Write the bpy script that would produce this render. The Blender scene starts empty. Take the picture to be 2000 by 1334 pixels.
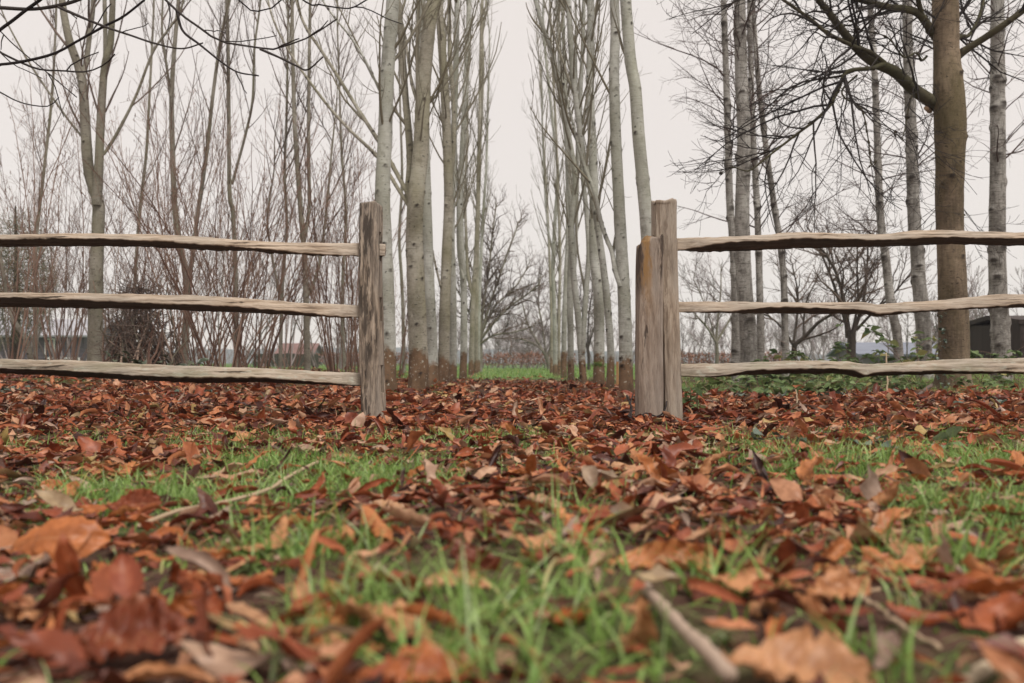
import bpy, bmesh, math, random
import numpy as np
from mathutils import Vector, Matrix

# ------------------------------------------------------------------ camera, sky, sun, exposure
scene = bpy.context.scene
FPX, CAMZ, PITCH = 1944.0, 0.30, math.atan(41 / 1944.0)
cd = bpy.data.cameras.new('camera')
cam = bpy.data.objects.new('camera', cd)
scene.collection.objects.link(cam)
cam.location = (0, 0, CAMZ)
cam.rotation_euler = (math.pi / 2 + PITCH, 0, 0)
cd.sensor_width = 36.0
cd.lens = 36.0 * FPX / 2000.0
cd.clip_start, cd.clip_end = 0.02, 4000
cd.dof.use_dof = True
cd.dof.focus_distance = 5.4
cd.dof.aperture_fstop = 3.6
scene.camera = cam

SUN_EL, SUN_AZ = math.radians(60), math.radians(145)      # azimuth from +Y, clockwise
world = bpy.data.worlds.new('World')
scene.world = world
world.use_nodes = True
wn = world.node_tree
wn.nodes.clear()
w_out = wn.nodes.new('ShaderNodeOutputWorld')
w_bg = wn.nodes.new('ShaderNodeBackground')
w_sky = wn.nodes.new('ShaderNodeTexSky')
w_sky.sky_type = 'NISHITA'
w_sky.sun_disc = False
w_sky.sun_elevation, w_sky.sun_rotation = SUN_EL, SUN_AZ
w_sc = wn.nodes.new('ShaderNodeVectorMath'); w_sc.operation = 'SCALE'; w_sc.inputs['Scale'].default_value = 0.08
w_tc = wn.nodes.new('ShaderNodeTexCoord')
w_no = wn.nodes.new('ShaderNodeTexNoise'); w_no.inputs['Scale'].default_value = 2.2; w_no.inputs['Detail'].default_value = 4
w_cr = wn.nodes.new('ShaderNodeValToRGB')
w_cr.color_ramp.elements[0].color = (0.458, 0.417, 0.391, 1)
w_cr.color_ramp.elements[1].color = (0.492, 0.449, 0.416, 1)
w_mx = wn.nodes.new('ShaderNodeMix'); w_mx.data_type = 'RGBA'; w_mx.inputs[0].default_value = 0.93   # cloud cover
wn.links.new(w_sky.outputs[0], w_sc.inputs[0])
wn.links.new(w_tc.outputs['Generated'], w_no.inputs['Vector'])
wn.links.new(w_no.outputs[0], w_cr.inputs[0])
wn.links.new(w_sc.outputs[0], w_mx.inputs[6])
wn.links.new(w_cr.outputs[0], w_mx.inputs[7])
wn.links.new(w_mx.outputs[2], w_bg.inputs[0])
w_bg.inputs[1].default_value = 1.0
wn.links.new(w_bg.outputs[0], w_out.inputs[0])

sd = bpy.data.lights.new('sun', 'SUN')
sd.energy, sd.angle, sd.color = 1.5, math.radians(20), (1.0, 0.95, 0.89)
sun = bpy.data.objects.new('sun', sd)
scene.collection.objects.link(sun)
_v = Vector((math.sin(SUN_AZ) * math.cos(SUN_EL), math.cos(SUN_AZ) * math.cos(SUN_EL), math.sin(SUN_EL)))
sun.rotation_euler = _v.to_track_quat('Z', 'Y').to_euler()
sun.location = (0, -5, 12)

vs = scene.view_settings
vs.view_transform, vs.look, vs.exposure, vs.gamma = 'Standard', 'None', 0.93, 1.0
vs.use_curve_mapping = False
scene.render.engine = 'CYCLES'
scene.cycles.max_bounces = 5
scene.cycles.diffuse_bounces = 3
scene.cycles.transparent_max_bounces = 4
scene.cycles.volume_bounces = 2
scene.cycles.use_denoising = True

# ------------------------------------------------------------------ helpers
C = scene.collection
RNG = np.random.default_rng(11)
_cp, _sp = math.cos(PITCH), math.sin(PITCH)

def P(px, py, D):
    """the place in the world that stands D metres ahead and is seen at this picture position"""
    xr, yu = (px - 1000) / FPX, (667 - py) / FPX
    d = np.array([xr, _cp - yu * _sp, _sp + yu * _cp])
    return d * (D / d[1]) + np.array([0, 0, CAMZ])

def pixm(D):
    return D / FPX

def nrm(v):
    return v / (np.linalg.norm(v, axis=-1, keepdims=True) + 1e-9)

def _hash(ix, iy, iz):
    h = (ix * 374761393 + iy * 668265263 + iz * 2147483647 + 1274126177) & 0xFFFFFFFF
    h = ((h ^ (h >> 13)) * 1274126177) & 0xFFFFFFFF
    h = ((h ^ (h >> 16)) * 2246822519) & 0xFFFFFFFF
    return ((h ^ (h >> 15)) & 0xFFFFFF) / float(0xFFFFFF)

def vnoise(p):
    """value noise in -1..1 for an (N,3) or (N,2) array"""
    p = np.asarray(p, float)
    if p.shape[-1] == 2:
        p = np.concatenate([p, np.zeros(p.shape[:-1] + (1,))], -1)
    i = np.floor(p).astype(np.int64); f = p - i
    f = f * f * (3 - 2 * f)
    r = 0
    for dx in (0, 1):
        for dy in (0, 1):
            for dz in (0, 1):
                w = (f[..., 0] if dx else 1 - f[..., 0]) * (f[..., 1] if dy else 1 - f[..., 1]) * (f[..., 2] if dz else 1 - f[..., 2])
                r = r + w * _hash(i[..., 0] + dx, i[..., 1] + dy, i[..., 2] + dz)
    return r * 2 - 1

def fnoise(p, oct=3):
    s, a, t = 0, 1.0, 0
    p = np.asarray(p, float)
    for k in range(oct):
        s = s + a * vnoise(p * 2 ** k + 17.3 * k); t += a; a *= 0.5
    return s / t

def sstep(a, b, x):
    t = np.clip((x - a) / (b - a), 0, 1)
    return t * t * (3 - 2 * t)

def G(x, y):
    """height of the ground"""
    x = np.asarray(x, float); y = np.asarray(y, float)
    z = 0.022 * vnoise(np.stack([x * 1.3 + 5, y * 1.3], -1)) * (1 - sstep(14, 30, y)) + 0.03 * vnoise(np.stack([x * .35, y * .35 + 9], -1)) * (1 - sstep(25, 60, y))
    z = z + 0.13 * sstep(-1.3, -3.2, x) * sstep(6.5, 13, y) + 0.10 * sstep(2.0, 4.5, x) * sstep(8, 13, y)
    return z - 0.012

def Gs(x, y):
    return float(G(np.array([x]), np.array([y]))[0])

def link(o):
    C.objects.link(o); return o

def mesh_np(name, V, F, attrs=None, smooth=True):
    """mesh from arrays; F is a list of (k,n) index arrays"""
    me = bpy.data.meshes.new(name)
    V = np.ascontiguousarray(V, np.float32)
    F = [f for f in F if len(f)]
    nl = sum(f.size for f in F); npoly = sum(len(f) for f in F)
    me.vertices.add(len(V)); me.loops.add(nl); me.polygons.add(npoly)
    me.vertices.foreach_set('co', V.ravel())
    me.loops.foreach_set('vertex_index', np.concatenate([f.ravel() for f in F]).astype(np.int32))
    tot = np.concatenate([np.full(len(f), f.shape[1], np.int32) for f in F])
    st = np.zeros(npoly, np.int32); st[1:] = np.cumsum(tot)[:-1]
    me.polygons.foreach_set('loop_start', st)
    if smooth:
        me.polygons.foreach_set('use_smooth', np.ones(npoly, bool))
    for k, a in (attrs or {}).items():
        at = me.attributes.new(k, 'FLOAT', 'POINT')
        at.data.foreach_set('value', np.ascontiguousarray(a, np.float32))
    me.update(calc_edges=True); me.validate()
    return me

def mobj(name, me, m, parent=None, kind=None):
    o = bpy.data.objects.new(name, me)
    if m is not None and not me.materials:
        me.materials.append(m)
    link(o)
    if parent is not None:
        o.parent = parent
    if kind:
        o['kind'] = kind
    return o

def tag(o, label=None, cat=None, group=None, kind=None):
    if label: o['label'] = label
    if cat: o['category'] = cat
    if group: o['group'] = group
    if kind: o['kind'] = kind
    return o

def thing(name, label, cat, loc, group=None, rz=0):
    o = link(bpy.data.objects.new(name, None))
    o.empty_display_size = 0.1
    o.location = tuple(float(v) for v in loc); o.rotation_euler = (0, 0, rz)
    return tag(o, label, cat, group)

class Tubes:
    """collects tapered tubes, builds them as one mesh"""
    def __init__(s): s.g = {}; s.n = 0
    def add(s, pts, rad, sides=3, rnd=None):
        pts = np.asarray(pts, float); rad = np.asarray(rad, float)
        s.g.setdefault((len(pts), sides), []).append((pts, rad, RNG.random() if rnd is None else rnd)); s.n += 1
    def arrays(s):
        VV, FF, RR, base = [], [], [], 0
        for (n, k), L in s.g.items():
            p = np.stack([a for a, b, c in L]); r = np.stack([b for a, b, c in L]); q = np.array([c for a, b, c in L])
            B = len(L)
            t = nrm(np.gradient(p, axis=1))
            m = np.abs(nrm(p[:, -1] - p[:, 0]))
            ref = np.eye(3)[np.argmin(m, -1)][:, None, :]
            n1 = nrm(np.cross(t, ref)); n2 = np.cross(t, n1)
            a = np.arange(k) * 2 * math.pi / k
            v = p[:, :, None, :] + r[:, :, None, None] * (np.cos(a)[None, None, :, None] * n1[:, :, None, :] + np.sin(a)[None, None, :, None] * n2[:, :, None, :])
            VV.append(v.reshape(-1, 3))
            RR.append(np.repeat(q, n * k))
            i = np.arange(n - 1)[:, None] * k; j = np.arange(k)[None, :]; j2 = (j + 1) % k
            f = np.stack([i + j, i + j2, i + k + j2, i + k + j], -1).reshape(-1, 4)
            f = f[None] + (np.arange(B) * n * k)[:, None, None] + base
            FF.append(f.reshape(-1, 4))
            base += B * n * k
        return np.concatenate(VV), FF, np.concatenate(RR)
    def mesh(s, name, origin=(0, 0, 0)):
        V, F, R = s.arrays()
        return mesh_np(name, V - np.asarray(origin), F, {'rnd': R})

def spline(pts, n):
    """smooth resample of a polyline (Catmull-Rom)"""
    p = np.asarray(pts, float)
    if len(p) < 3:
        t = np.linspace(0, 1, n)[:, None]
        return p[0] * (1 - t) + p[-1] * t
    q = np.concatenate([[2 * p[0] - p[1]], p, [2 * p[-1] - p[-2]]])
    seg = np.concatenate([[0], np.cumsum(np.linalg.norm(np.diff(p, axis=0), axis=1))])
    u = np.linspace(0, seg[-1], n)
    i = np.clip(np.searchsorted(seg, u, 'right') - 1, 0, len(p) - 2)
    t = ((u - seg[i]) / (seg[i + 1] - seg[i] + 1e-9))[:, None]
    a, b, c, d = q[i], q[i + 1], q[i + 2], q[i + 3]
    return 0.5 * (2 * b + (c - a) * t + (2 * a - 5 * b + 4 * c - d) * t ** 2 + (3 * b - a - 3 * c + d) * t ** 3)

def trunk_mesh(name, path, r0, r1, origin, sides=18, nr=110, flare=0.25, rough=0.05, knots=0, kamp=0.35, seed=0, cap=False, rprof=None, zmax=9, ks=1.0):
    """one bark-covered stem with swellings, branch scars (attribute knot) and a flared foot"""
    rng = np.random.default_rng(seed)
    p = spline(path, nr)
    t = np.linspace(0, 1, nr)
    L = np.concatenate([[0], np.cumsum(np.linalg.norm(np.diff(p, axis=0), axis=1))])
    r = r0 + (r1 - r0) * t
    if rprof is not None:
        r = np.interp(t, [a for a, b in rprof], [b for a, b in rprof])
    r = r * (1 + flare * np.exp(-L / 0.13))
    tg = nrm(np.gradient(p, axis=0))
    ref = np.array([0, 1.0, 0]) if abs(nrm(p[-1] - p[0])[1]) < .8 else np.array([1.0, 0, 0])
    n1 = nrm(np.cross(tg, ref)); n2 = np.cross(tg, n1)
    a = np.arange(sides) * 2 * math.pi / sides
    v0 = p[:, None] + r[:, None, None] * (np.cos(a)[None, :, None] * n1[:, None] + np.sin(a)[None, :, None] * n2[:, None])
    nz = fnoise((v0.reshape(-1, 3) + seed * 3.1) * np.array([9, 9, 4.0]), 3).reshape(nr, sides)
    lob = 0.10 * np.cos(a * 3 + seed)[None] * np.exp(-L / 0.25)[:, None]
    rr = r[:, None] * (1 + rough * nz + lob)
    kn = np.zeros((nr, sides))
    for _ in range(knots):
        lk = rng.uniform(0.15, min(L[-1], zmax)); ak = rng.uniform(0, 2 * math.pi); s = rng.uniform(.5, 1.2)
        rad = np.interp(lk, L, r)
        da = np.abs((a - ak + math.pi) % (2 * math.pi) - math.pi) * rad
        dl = L - lk
        sz = (0.013 * s + 0.10 * rad) * ks
        g = np.exp(-(da[None] ** 2) / (2 * (sz * 1.25) ** 2) - (dl[:, None] ** 2) / (2 * (sz * .8) ** 2))
        rr = rr + kamp * sz * g
        kn = np.maximum(kn, np.exp(-(da[None] ** 2) / (2 * (sz * .9) ** 2) - ((dl[:, None] - sz * .1) ** 2) / (2 * (sz * .55) ** 2)))
        band = np.exp(-(dl[:, None] + sz * 1.1 - .25 * da[None]) ** 2 / (2 * (.010) ** 2)) * np.exp(-(da[None] ** 2) / (2 * (sz * 2) ** 2))
        kn = np.maximum(kn, .6 * band)
    v = p[:, None] + rr[..., None] * (np.cos(a)[None, :, None] * n1[:, None] + np.sin(a)[None, :, None] * n2[:, None])
    V = v.reshape(-1, 3) - np.asarray(origin)
    K = kn.ravel()
    i = np.arange(nr - 1)[:, None] * sides; j = np.arange(sides)[None]; j2 = (j + 1) % sides
    F = [np.stack([i + j, i + j2, i + sides + j2, i + sides + j], -1).reshape(-1, 4)]
    if cap:
        V = np.concatenate([V, (p[-1] - np.asarray(origin))[None]]); K = np.append(K, 0.3)
        b = (nr - 1) * sides
        F.append(np.stack([b + j[0], b + j2[0], np.full(sides, len(V) - 1)], -1))
    return mesh_np(name, V, F, {'knot': K})

UP = np.array([0, 0, 1.0])

def grow(ts, rng, p, d, L, r, lvl, S):
    """one branch and its children, recursively"""
    n = S['n'][lvl]
    pts = np.empty((n, 3)); pts[0] = p; cur = np.array(p, float); d = np.array(d, float)
    step = L / (n - 1)
    w = rng.normal(0, S['wig'][lvl], (n, 3))
    up = S['up'][lvl]
    for i in range(1, n):
        d = d + w[i]; d[2] += up
        d /= math.sqrt(d[0] * d[0] + d[1] * d[1] + d[2] * d[2])
        cur = cur + d * step; pts[i] = cur
    rad = np.maximum(r * (1 - (1 - S.get('tip', .3)) * np.linspace(0, 1, n)), S.get('rmin', .0018))
    ts.add(pts, rad, S['sides'][lvl], rng.random())
    if lvl + 1 < len(S['n']):
        sprout(ts, rng, pts, rad, lvl, S, L)

def sprout(ts, rng, pts, rad, lvl, S, L=None, num=None, t0=None):
    """children along a given path"""
    n = len(pts)
    if L is None:
        L = np.linalg.norm(np.diff(pts, axis=0), axis=1).sum()
    k = rng.poisson(S['num'][lvl] * L) if num is None else num
    t0 = S['t0'][lvl] if t0 is None else t0
    for _ in range(int(k)):
        t = rng.uniform(t0, 1) * (n - 1.001); i = int(t); f = t - i
        q = pts[i] * (1 - f) + pts[i + 1] * f
        T = pts[i + 1] - pts[i]; T = T / (np.linalg.norm(T) + 1e-9)
        u = rng.normal(size=3); u -= T * u.dot(T); u /= np.linalg.norm(u) + 1e-9
        if S.get('flat'):
            u = u * np.array([1, 1, S['flat']]); u /= np.linalg.norm(u) + 1e-9
        a = S['ang'][lvl] * rng.uniform(.65, 1.3)
        dd = T * math.cos(a) + u * math.sin(a)
        ll = S['len'][lvl] * rng.uniform(.45, 1.25) * (1 - .45 * (t / n) * S.get('tap', 1))
        rr = min(S['rad'][lvl] * rng.uniform(.7, 1.2), rad[i] * .75)
        grow(ts, rng, q, dd, ll, rr, lvl + 1, S)

# ------------------------------------------------------------------ node helpers
class NB:
    def __init__(s, name):
        s.m = bpy.data.materials.new(name); s.m.use_nodes = True
        s.t = s.m.node_tree; s.b = s.t.nodes['Principled BSDF']; s.o = s.t.nodes['Material Output']
        s.b.inputs['Specular IOR Level'].default_value = 0.25
    def n(s, ty, **kw):
        nd = s.t.nodes.new(ty)
        for k, v in kw.items():
            setattr(nd, k, v)
        return nd
    def l(s, a, b): s.t.links.new(a, b)
    def put(s, sock, v):
        if isinstance(v, (int, float)): sock.default_value = v
        elif isinstance(v, tuple): sock.default_value = v if len(v) == 4 or sock.type == 'VECTOR' else v + (1,)
        else: s.l(v, sock)
    def coord(s, which='Object', scale=(1, 1, 1), off=(0, 0, 0)):
        c = s.n('ShaderNodeTexCoord'); m = s.n('ShaderNodeMapping')
        m.inputs['Scale'].default_value = scale; m.inputs['Location'].default_value = off
        s.l(c.outputs[which], m.inputs[0]); return m.outputs[0]
    def noise(s, vec, scale=1, detail=4, rough=.55, dist=0):
        x = s.n('ShaderNodeTexNoise'); s.l(vec, x.inputs['Vector'])
        x.inputs['Scale'].default_value = scale; x.inputs['Detail'].default_value = detail
        x.inputs['Roughness'].default_value = rough; x.inputs['Distortion'].default_value = dist
        return x.outputs[0]
    def ramp(s, f, stops, interp='LINEAR'):
        x = s.n('ShaderNodeValToRGB'); cr = x.color_ramp; cr.interpolation = interp
        while len(cr.elements) < len(stops): cr.elements.new(.5)
        for e, (p, c) in zip(cr.elements, stops):
            e.position = p; e.color = (c, c, c, 1) if isinstance(c, (int, float)) else tuple(c) + (1,)
        s.put(x.inputs[0], f); return x.outputs[0]
    def mix(s, f, a, b, mode='MIX'):
        x = s.n('ShaderNodeMix', data_type='RGBA', blend_type=mode)
        s.put(x.inputs[0], f); s.put(x.inputs[6], a); s.put(x.inputs[7], b); return x.outputs[2]
    def math(s, op, a, b=None, c=None):
        x = s.n('ShaderNodeMath', operation=op)
        s.put(x.inputs[0], a)
        if b is not None: s.put(x.inputs[1], b)
        if c is not None: s.put(x.inputs[2], c)
        return x.outputs[0]
    def attr(s, name):
        x = s.n('ShaderNodeAttribute', attribute_name=name); return x.outputs['Fac']
    def objrnd(s): return s.n('ShaderNodeObjectInfo').outputs['Random']
    def sep(s, vec):
        x = s.n('ShaderNodeSeparateXYZ'); s.l(vec, x.inputs[0]); return x.outputs
    def bump(s, h, strength=.5, dist=.01):
        x = s.n('ShaderNodeBump'); x.inputs['Strength'].default_value = strength; x.inputs['Distance'].default_value = dist
        s.l(h, x.inputs['Height']); s.l(x.outputs[0], s.b.inputs['Normal'])
    def done(s, col, rough=.8, spec=.25):
        s.put(s.b.inputs['Base Color'], col); s.put(s.b.inputs['Roughness'], rough)
        s.b.inputs['Specular IOR Level'].default_value = spec
        return s.m

def bark(name, c_dark, c_mid, c_light, base=None, band=.5, green=None, scale=1.0, furrow=0, knotcol=(.03, .022, .017), base_h=.36):
    b = NB(name)
    co = b.coord('Object')
    big = b.noise(b.coord('Object', (3, 3, 1.5)), 1.0 * scale, 5)
    fine = b.noise(b.coord('Object', (30, 30, 60)), scale, 4, .65)
    hor = b.noise(b.coord('Object', (7, 7, 90)), scale, 3, .6)
    col = b.ramp(big, [(.32, c_dark), (.5, c_mid), (.66, c_light)])
    col = b.mix(b.math('MULTIPLY', b.ramp(fine, [(.35, 0.0), (.7, 1.0)]), .45), col, c_light)
    col = b.mix(b.math('MULTIPLY', b.ramp(hor, [(.55, 0.0), (.66, 1.0)]), band), col, c_dark)
    blot = b.noise(b.coord('Object', (11, 11, 8), (3, 1, 7)), scale, 5, .7)
    col = b.mix(b.math('MULTIPLY', b.ramp(blot, [(.52, 0.0), (.64, 1.0)]), .6), col, c_dark)
    col = b.mix(b.math('MULTIPLY', b.ramp(blot, [(.30, 1.0), (.40, 0.0)]), .45), col, tuple(min(1, c * 1.25) for c in c_light))
    h = b.math('ADD', b.math('MULTIPLY', hor, .6), b.math('MULTIPLY', fine, .7))
    if furrow:
        fu = b.noise(b.coord('Object', (26, 26, 4)), scale, 5, .65, .6)
        col = b.mix(b.math('MULTIPLY', b.ramp(fu, [(.36, 1.0), (.5, 0.0)]), furrow), col, tuple(c * .4 for c in c_dark))
        h = b.math('ADD', h, b.math('MULTIPLY', fu, 1.6))
    if green:
        gn = b.noise(b.coord('Object', (2.2, 2.2, 1.2), (9, 4, 2)), scale, 4)
        col = b.mix(b.math('MULTIPLY', b.ramp(gn, [(.45, 0.0), (.68, 1.0)]), .55), col, green)
    if base:
        z = b.sep(co)[2]
        wob = b.noise(b.coord('Object', (5, 5, 3)), 1, 4)
        zz = b.math('ADD', z, b.math('MULTIPLY', b.math('SUBTRACT', wob, .5), .30))
        zz = b.math('ADD', zz, b.math('MULTIPLY', b.math('SUBTRACT', b.objrnd(), .5), .22))
        w2 = b.noise(b.coord('Object', (26, 26, 18), (1, 2, 3)), 1, 3, .6)
        zz = b.math('ADD', zz, b.math('MULTIPLY', b.math('SUBTRACT', w2, .5), .16))
        f = b.ramp(b.math('DIVIDE', zz, 1.0), [(base_h - .03, 1.0), (base_h + .03, 0.0)])
        sp = b.noise(b.coord('Object', (38, 38, 30)), 1, 3, .5)
        bc = b.mix(b.ramp(b.noise(b.coord('Object', (9, 9, 5)), 1, 4), [(.35, 0.0), (.65, 1.0)]), base, tuple(c * .5 for c in base))
        bc = b.mix(b.ramp(sp, [(.62, 0.0), (.67, .8)]), bc, (.45, .43, .36))
        col = b.mix(f, col, bc)
    fl = b.noise(b.coord('Object', (24, 24, 42), (2, 5, 1)), scale, 2, .5)
    col = b.mix(b.ramp(fl, [(.655, 0.0), (.70, .75)]), col, tuple(c * .35 for c in c_dark))
    col = b.mix(b.ramp(b.attr('knot'), [(.30, 0.0), (.75, .95)]), col, knotcol)
    b.bump(h, .6, .006)
    return b.done(col, .85, .2)

def twigmat(name, a, bcol):
    b = NB(name)
    return b.done(b.mix(b.attr('rnd'), a, bcol), .8, .2)

# ------------------------------------------------------------------ materials
M = {}
M['poplar'] = bark('poplar_bark', (.19, .185, .155), (.345, .345, .305), (.49, .49, .445), base=(.19, .118, .070), green=(.26, .265, .19), band=.5)
M['poplar_warm'] = bark('poplar_bark_warm', (.15, .135, .10), (.29, .265, .21), (.43, .41, .35), base=(.19, .118, .070), green=(.2, .19, .1), band=.55)
M['wood_tree'] = bark('smooth_tree_bark', (.11, .095, .072), (.195, .175, .138), (.31, .29, .24), green=(.16, .155, .09), band=.5)
M['chestnut'] = bark('chestnut_bark', (.075, .054, .036), (.155, .115, .076), (.27, .205, .14), green=(.10, .085, .035), band=.45, furrow=.35)
M['chestnut_limb_backlit'] = bark('chestnut_limb_bark_backlit', (.035, .030, .018), (.065, .056, .034), (.11, .096, .06), green=(.07, .072, .03), band=.3)  # chestnut bark made darker, backlit shade of the limbs painted into it
M['birch'] = bark('birch_bark', (.085, .072, .060), (.26, .24, .215), (.48, .465, .43), band=.8, furrow=.4, knotcol=(.045, .036, .03))
M['dark_bark'] = bark('dark_bark', (.035, .027, .022), (.07, .055, .044), (.12, .10, .08), furrow=.3)
M['twig_poplar'] = twigmat('poplar_twigs', (.14, .12, .08), (.24, .22, .17))
M['twig_brown'] = twigmat('brown_twigs', (.085, .060, .048), (.18, .135, .11))
M['twig_red'] = twigmat('hazel_stems', (.12, .066, .048), (.30, .20, .15))
M['twig_dark'] = twigmat('dark_twigs', (.022, .018, .018), (.05, .042, .038))
M['twig_far'] = twigmat('far_twigs_sky_flare', (.19, .155, .15), (.32, .27, .265))  # lightened to lilac-grey: sky flare on distant twigs put into the colour
M['twig_birch'] = twigmat('birch_twigs', (.07, .045, .04), (.13, .095, .085))
M['twig_pale'] = twigmat('pale_stick', (.30, .21, .16), (.40, .30, .23))
M['stalk'] = twigmat('dry_stalk', (.38, .27, .17), (.50, .40, .28))

def leaf_material(name, stops, trans=.25, veins=True, rough=.5, objcol=False, rnd_obj=False, blot=24):
    b = NB(name)
    oi = b.n('ShaderNodeObjectInfo'); sx = b.n('ShaderNodeSeparateColor'); b.l(oi.outputs['Color'], sx.inputs[0])
    r = b.math('ADD', b.math('MULTIPLY', sx.outputs[0], 1.0 if objcol else 0.0), b.attr('rnd'))
    if rnd_obj: r = b.math('FRACT', b.math('ADD', b.math('MULTIPLY', b.objrnd(), 5.37), r))
    col = b.ramp(r, stops)
    blo = b.noise(b.coord('Object', (blot, blot, blot)), 1, 4, .65)
    col = b.mix(b.math('MULTIPLY', b.ramp(blo, [(.42, 1.0), (.60, 0.0)]), .55), col, b.mix(1.0, col, (.38, .28, .22), 'MULTIPLY'))
    col = b.mix(b.math('MULTIPLY', b.ramp(blo, [(.56, 0.0), (.74, 1.0)]), .45), col, b.mix(.55, col, (.50, .30, .17)))
    if veins:
        u, v = b.attr('lu'), b.attr('lv')
        av = b.math('ABSOLUTE', v)
        ph = b.math('SUBTRACT', b.math('MULTIPLY', u, 13.0), b.math('MULTIPLY', av, 3.2))
        s = b.math('ABSOLUTE', b.math('SUBTRACT', b.math('FRACT', ph), .5))
        vein = b.ramp(s, [(.0, 1.0), (.11, 0.0)])
        mid = b.ramp(av, [(.0, 1.0), (.07, 0.0)])
        vv = b.math('MAXIMUM', b.math('MULTIPLY', vein, .55), mid)
        col = b.mix(b.math('MULTIPLY', vv, .45), col, b.mix(.6, col, (.55, .33, .17)))
    b.put(b.b.inputs['Base Color'], col)
    b.b.inputs['Roughness'].default_value = rough
    b.b.inputs['Specular IOR Level'].default_value = .28
    tr = b.n('ShaderNodeBsdfTranslucent'); b.l(col, tr.inputs[0])
    ms = b.n('ShaderNodeMixShader'); ms.inputs[0].default_value = trans
    b.l(b.b.outputs[0], ms.inputs[1]); b.l(tr.outputs[0], ms.inputs[2]); b.l(ms.outputs[0], b.o.inputs[0])
    return b.m

LEAFSTOPS = [(.0, (.070, .020, .014)), (.13, (.19, .044, .020)), (.29, (.36, .086, .030)), (.47, (.50, .165, .050)),
             (.66, (.57, .24, .092)), (.80, (.58, .335, .185)), (.91, (.38, .27, .21)), (1.0, (.13, .060, .050))]
M['leaf'] = leaf_material('fallen_leaf', LEAFSTOPS, objcol=True, blot=3.2, trans=.15, rough=.42)
FARSTOPS = [(.0, (.048, .016, .012)), (.14, (.125, .034, .020)), (.32, (.27, .066, .030)), (.54, (.42, .124, .050)), (.72, (.53, .225, .105)), (.86, (.57, .36, .235)), (.94, (.36, .27, .22)), (.97, (.50, .36, .13)), (1.0, (.14, .07, .055))]
M['litter'] = leaf_material('leaf_litter', FARSTOPS, veins=False, trans=.12, rough=.42)
GREENSTOPS = [(.0, (.08, .14, .05)), (.5, (.18, .28, .10)), (.85, (.30, .40, .19)), (1.0, (.46, .42, .17))]
M['bramble'] = leaf_material('bramble_leaf', GREENSTOPS, .3, False, rnd_obj=True)
IVYSTOPS = [(.0, (.045, .075, .05)), (.5, (.085, .13, .095)), (1.0, (.16, .21, .17))]
M['ivy'] = leaf_material('ivy_leaf', IVYSTOPS, .1, False, .32, rnd_obj=True)

def grass_material():
    b = NB('grass')
    r = b.attr('rnd')
    col = b.ramp(r, [(.0, (.11, .20, .042)), (.3, (.20, .335, .070)), (.6, (.30, .43, .12)), (.78, (.38, .48, .25)), (.85, (.54, .47, .17)), (1.0, (.58, .50, .31))])
    b.put(b.b.inputs['Base Color'], col); b.b.inputs['Roughness'].default_value = .45
    b.b.inputs['Specular IOR Level'].default_value = .35
    tr = b.n('ShaderNodeBsdfTranslucent'); b.l(col, tr.inputs[0])
    ms = b.n('ShaderNodeMixShader'); ms.inputs[0].default_value = .3
    b.l(b.b.outputs[0], ms.inputs[1]); b.l(tr.outputs[0], ms.inputs[2]); b.l(ms.outputs[0], b.o.inputs[0])
    return b.m
M['grass'] = grass_material()

def ground_material():
    b = NB('ground_soil_and_turf')
    co = b.coord('Object')
    y = b.sep(co)[1]; x = b.sep(co)[0]
    n1 = b.noise(b.coord('Object', (1.3, 1.3, 1.3)), 1, 5)
    n2 = b.noise(b.coord('Object', (40, 40, 40)), 1, 5, .7)
    soil = b.ramp(n2, [(.3, (.030, .018, .013)), (.5, (.085, .045, .032)), (.7, (.15, .085, .06))])
    turf = b.ramp(n2, [(.3, (.045, .085, .025)), (.55, (.10, .17, .05)), (.75, (.16, .21, .09))])
    far = b.ramp(b.math('ADD', b.math('DIVIDE', y, 40.0), b.math('MULTIPLY', b.math('SUBTRACT', n1, .5), .25)), [(.40, 0.0), (.52, 1.0)])
    near = b.ramp(n1, [(.5, 0.0), (.62, .6)])
    f = b.math('MAXIMUM', far, near)
    col = b.mix(f, soil, turf)
    b.bump(n2, .8, .02)
    return b.done(col, .95, .1)
M['ground'] = ground_material()

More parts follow.
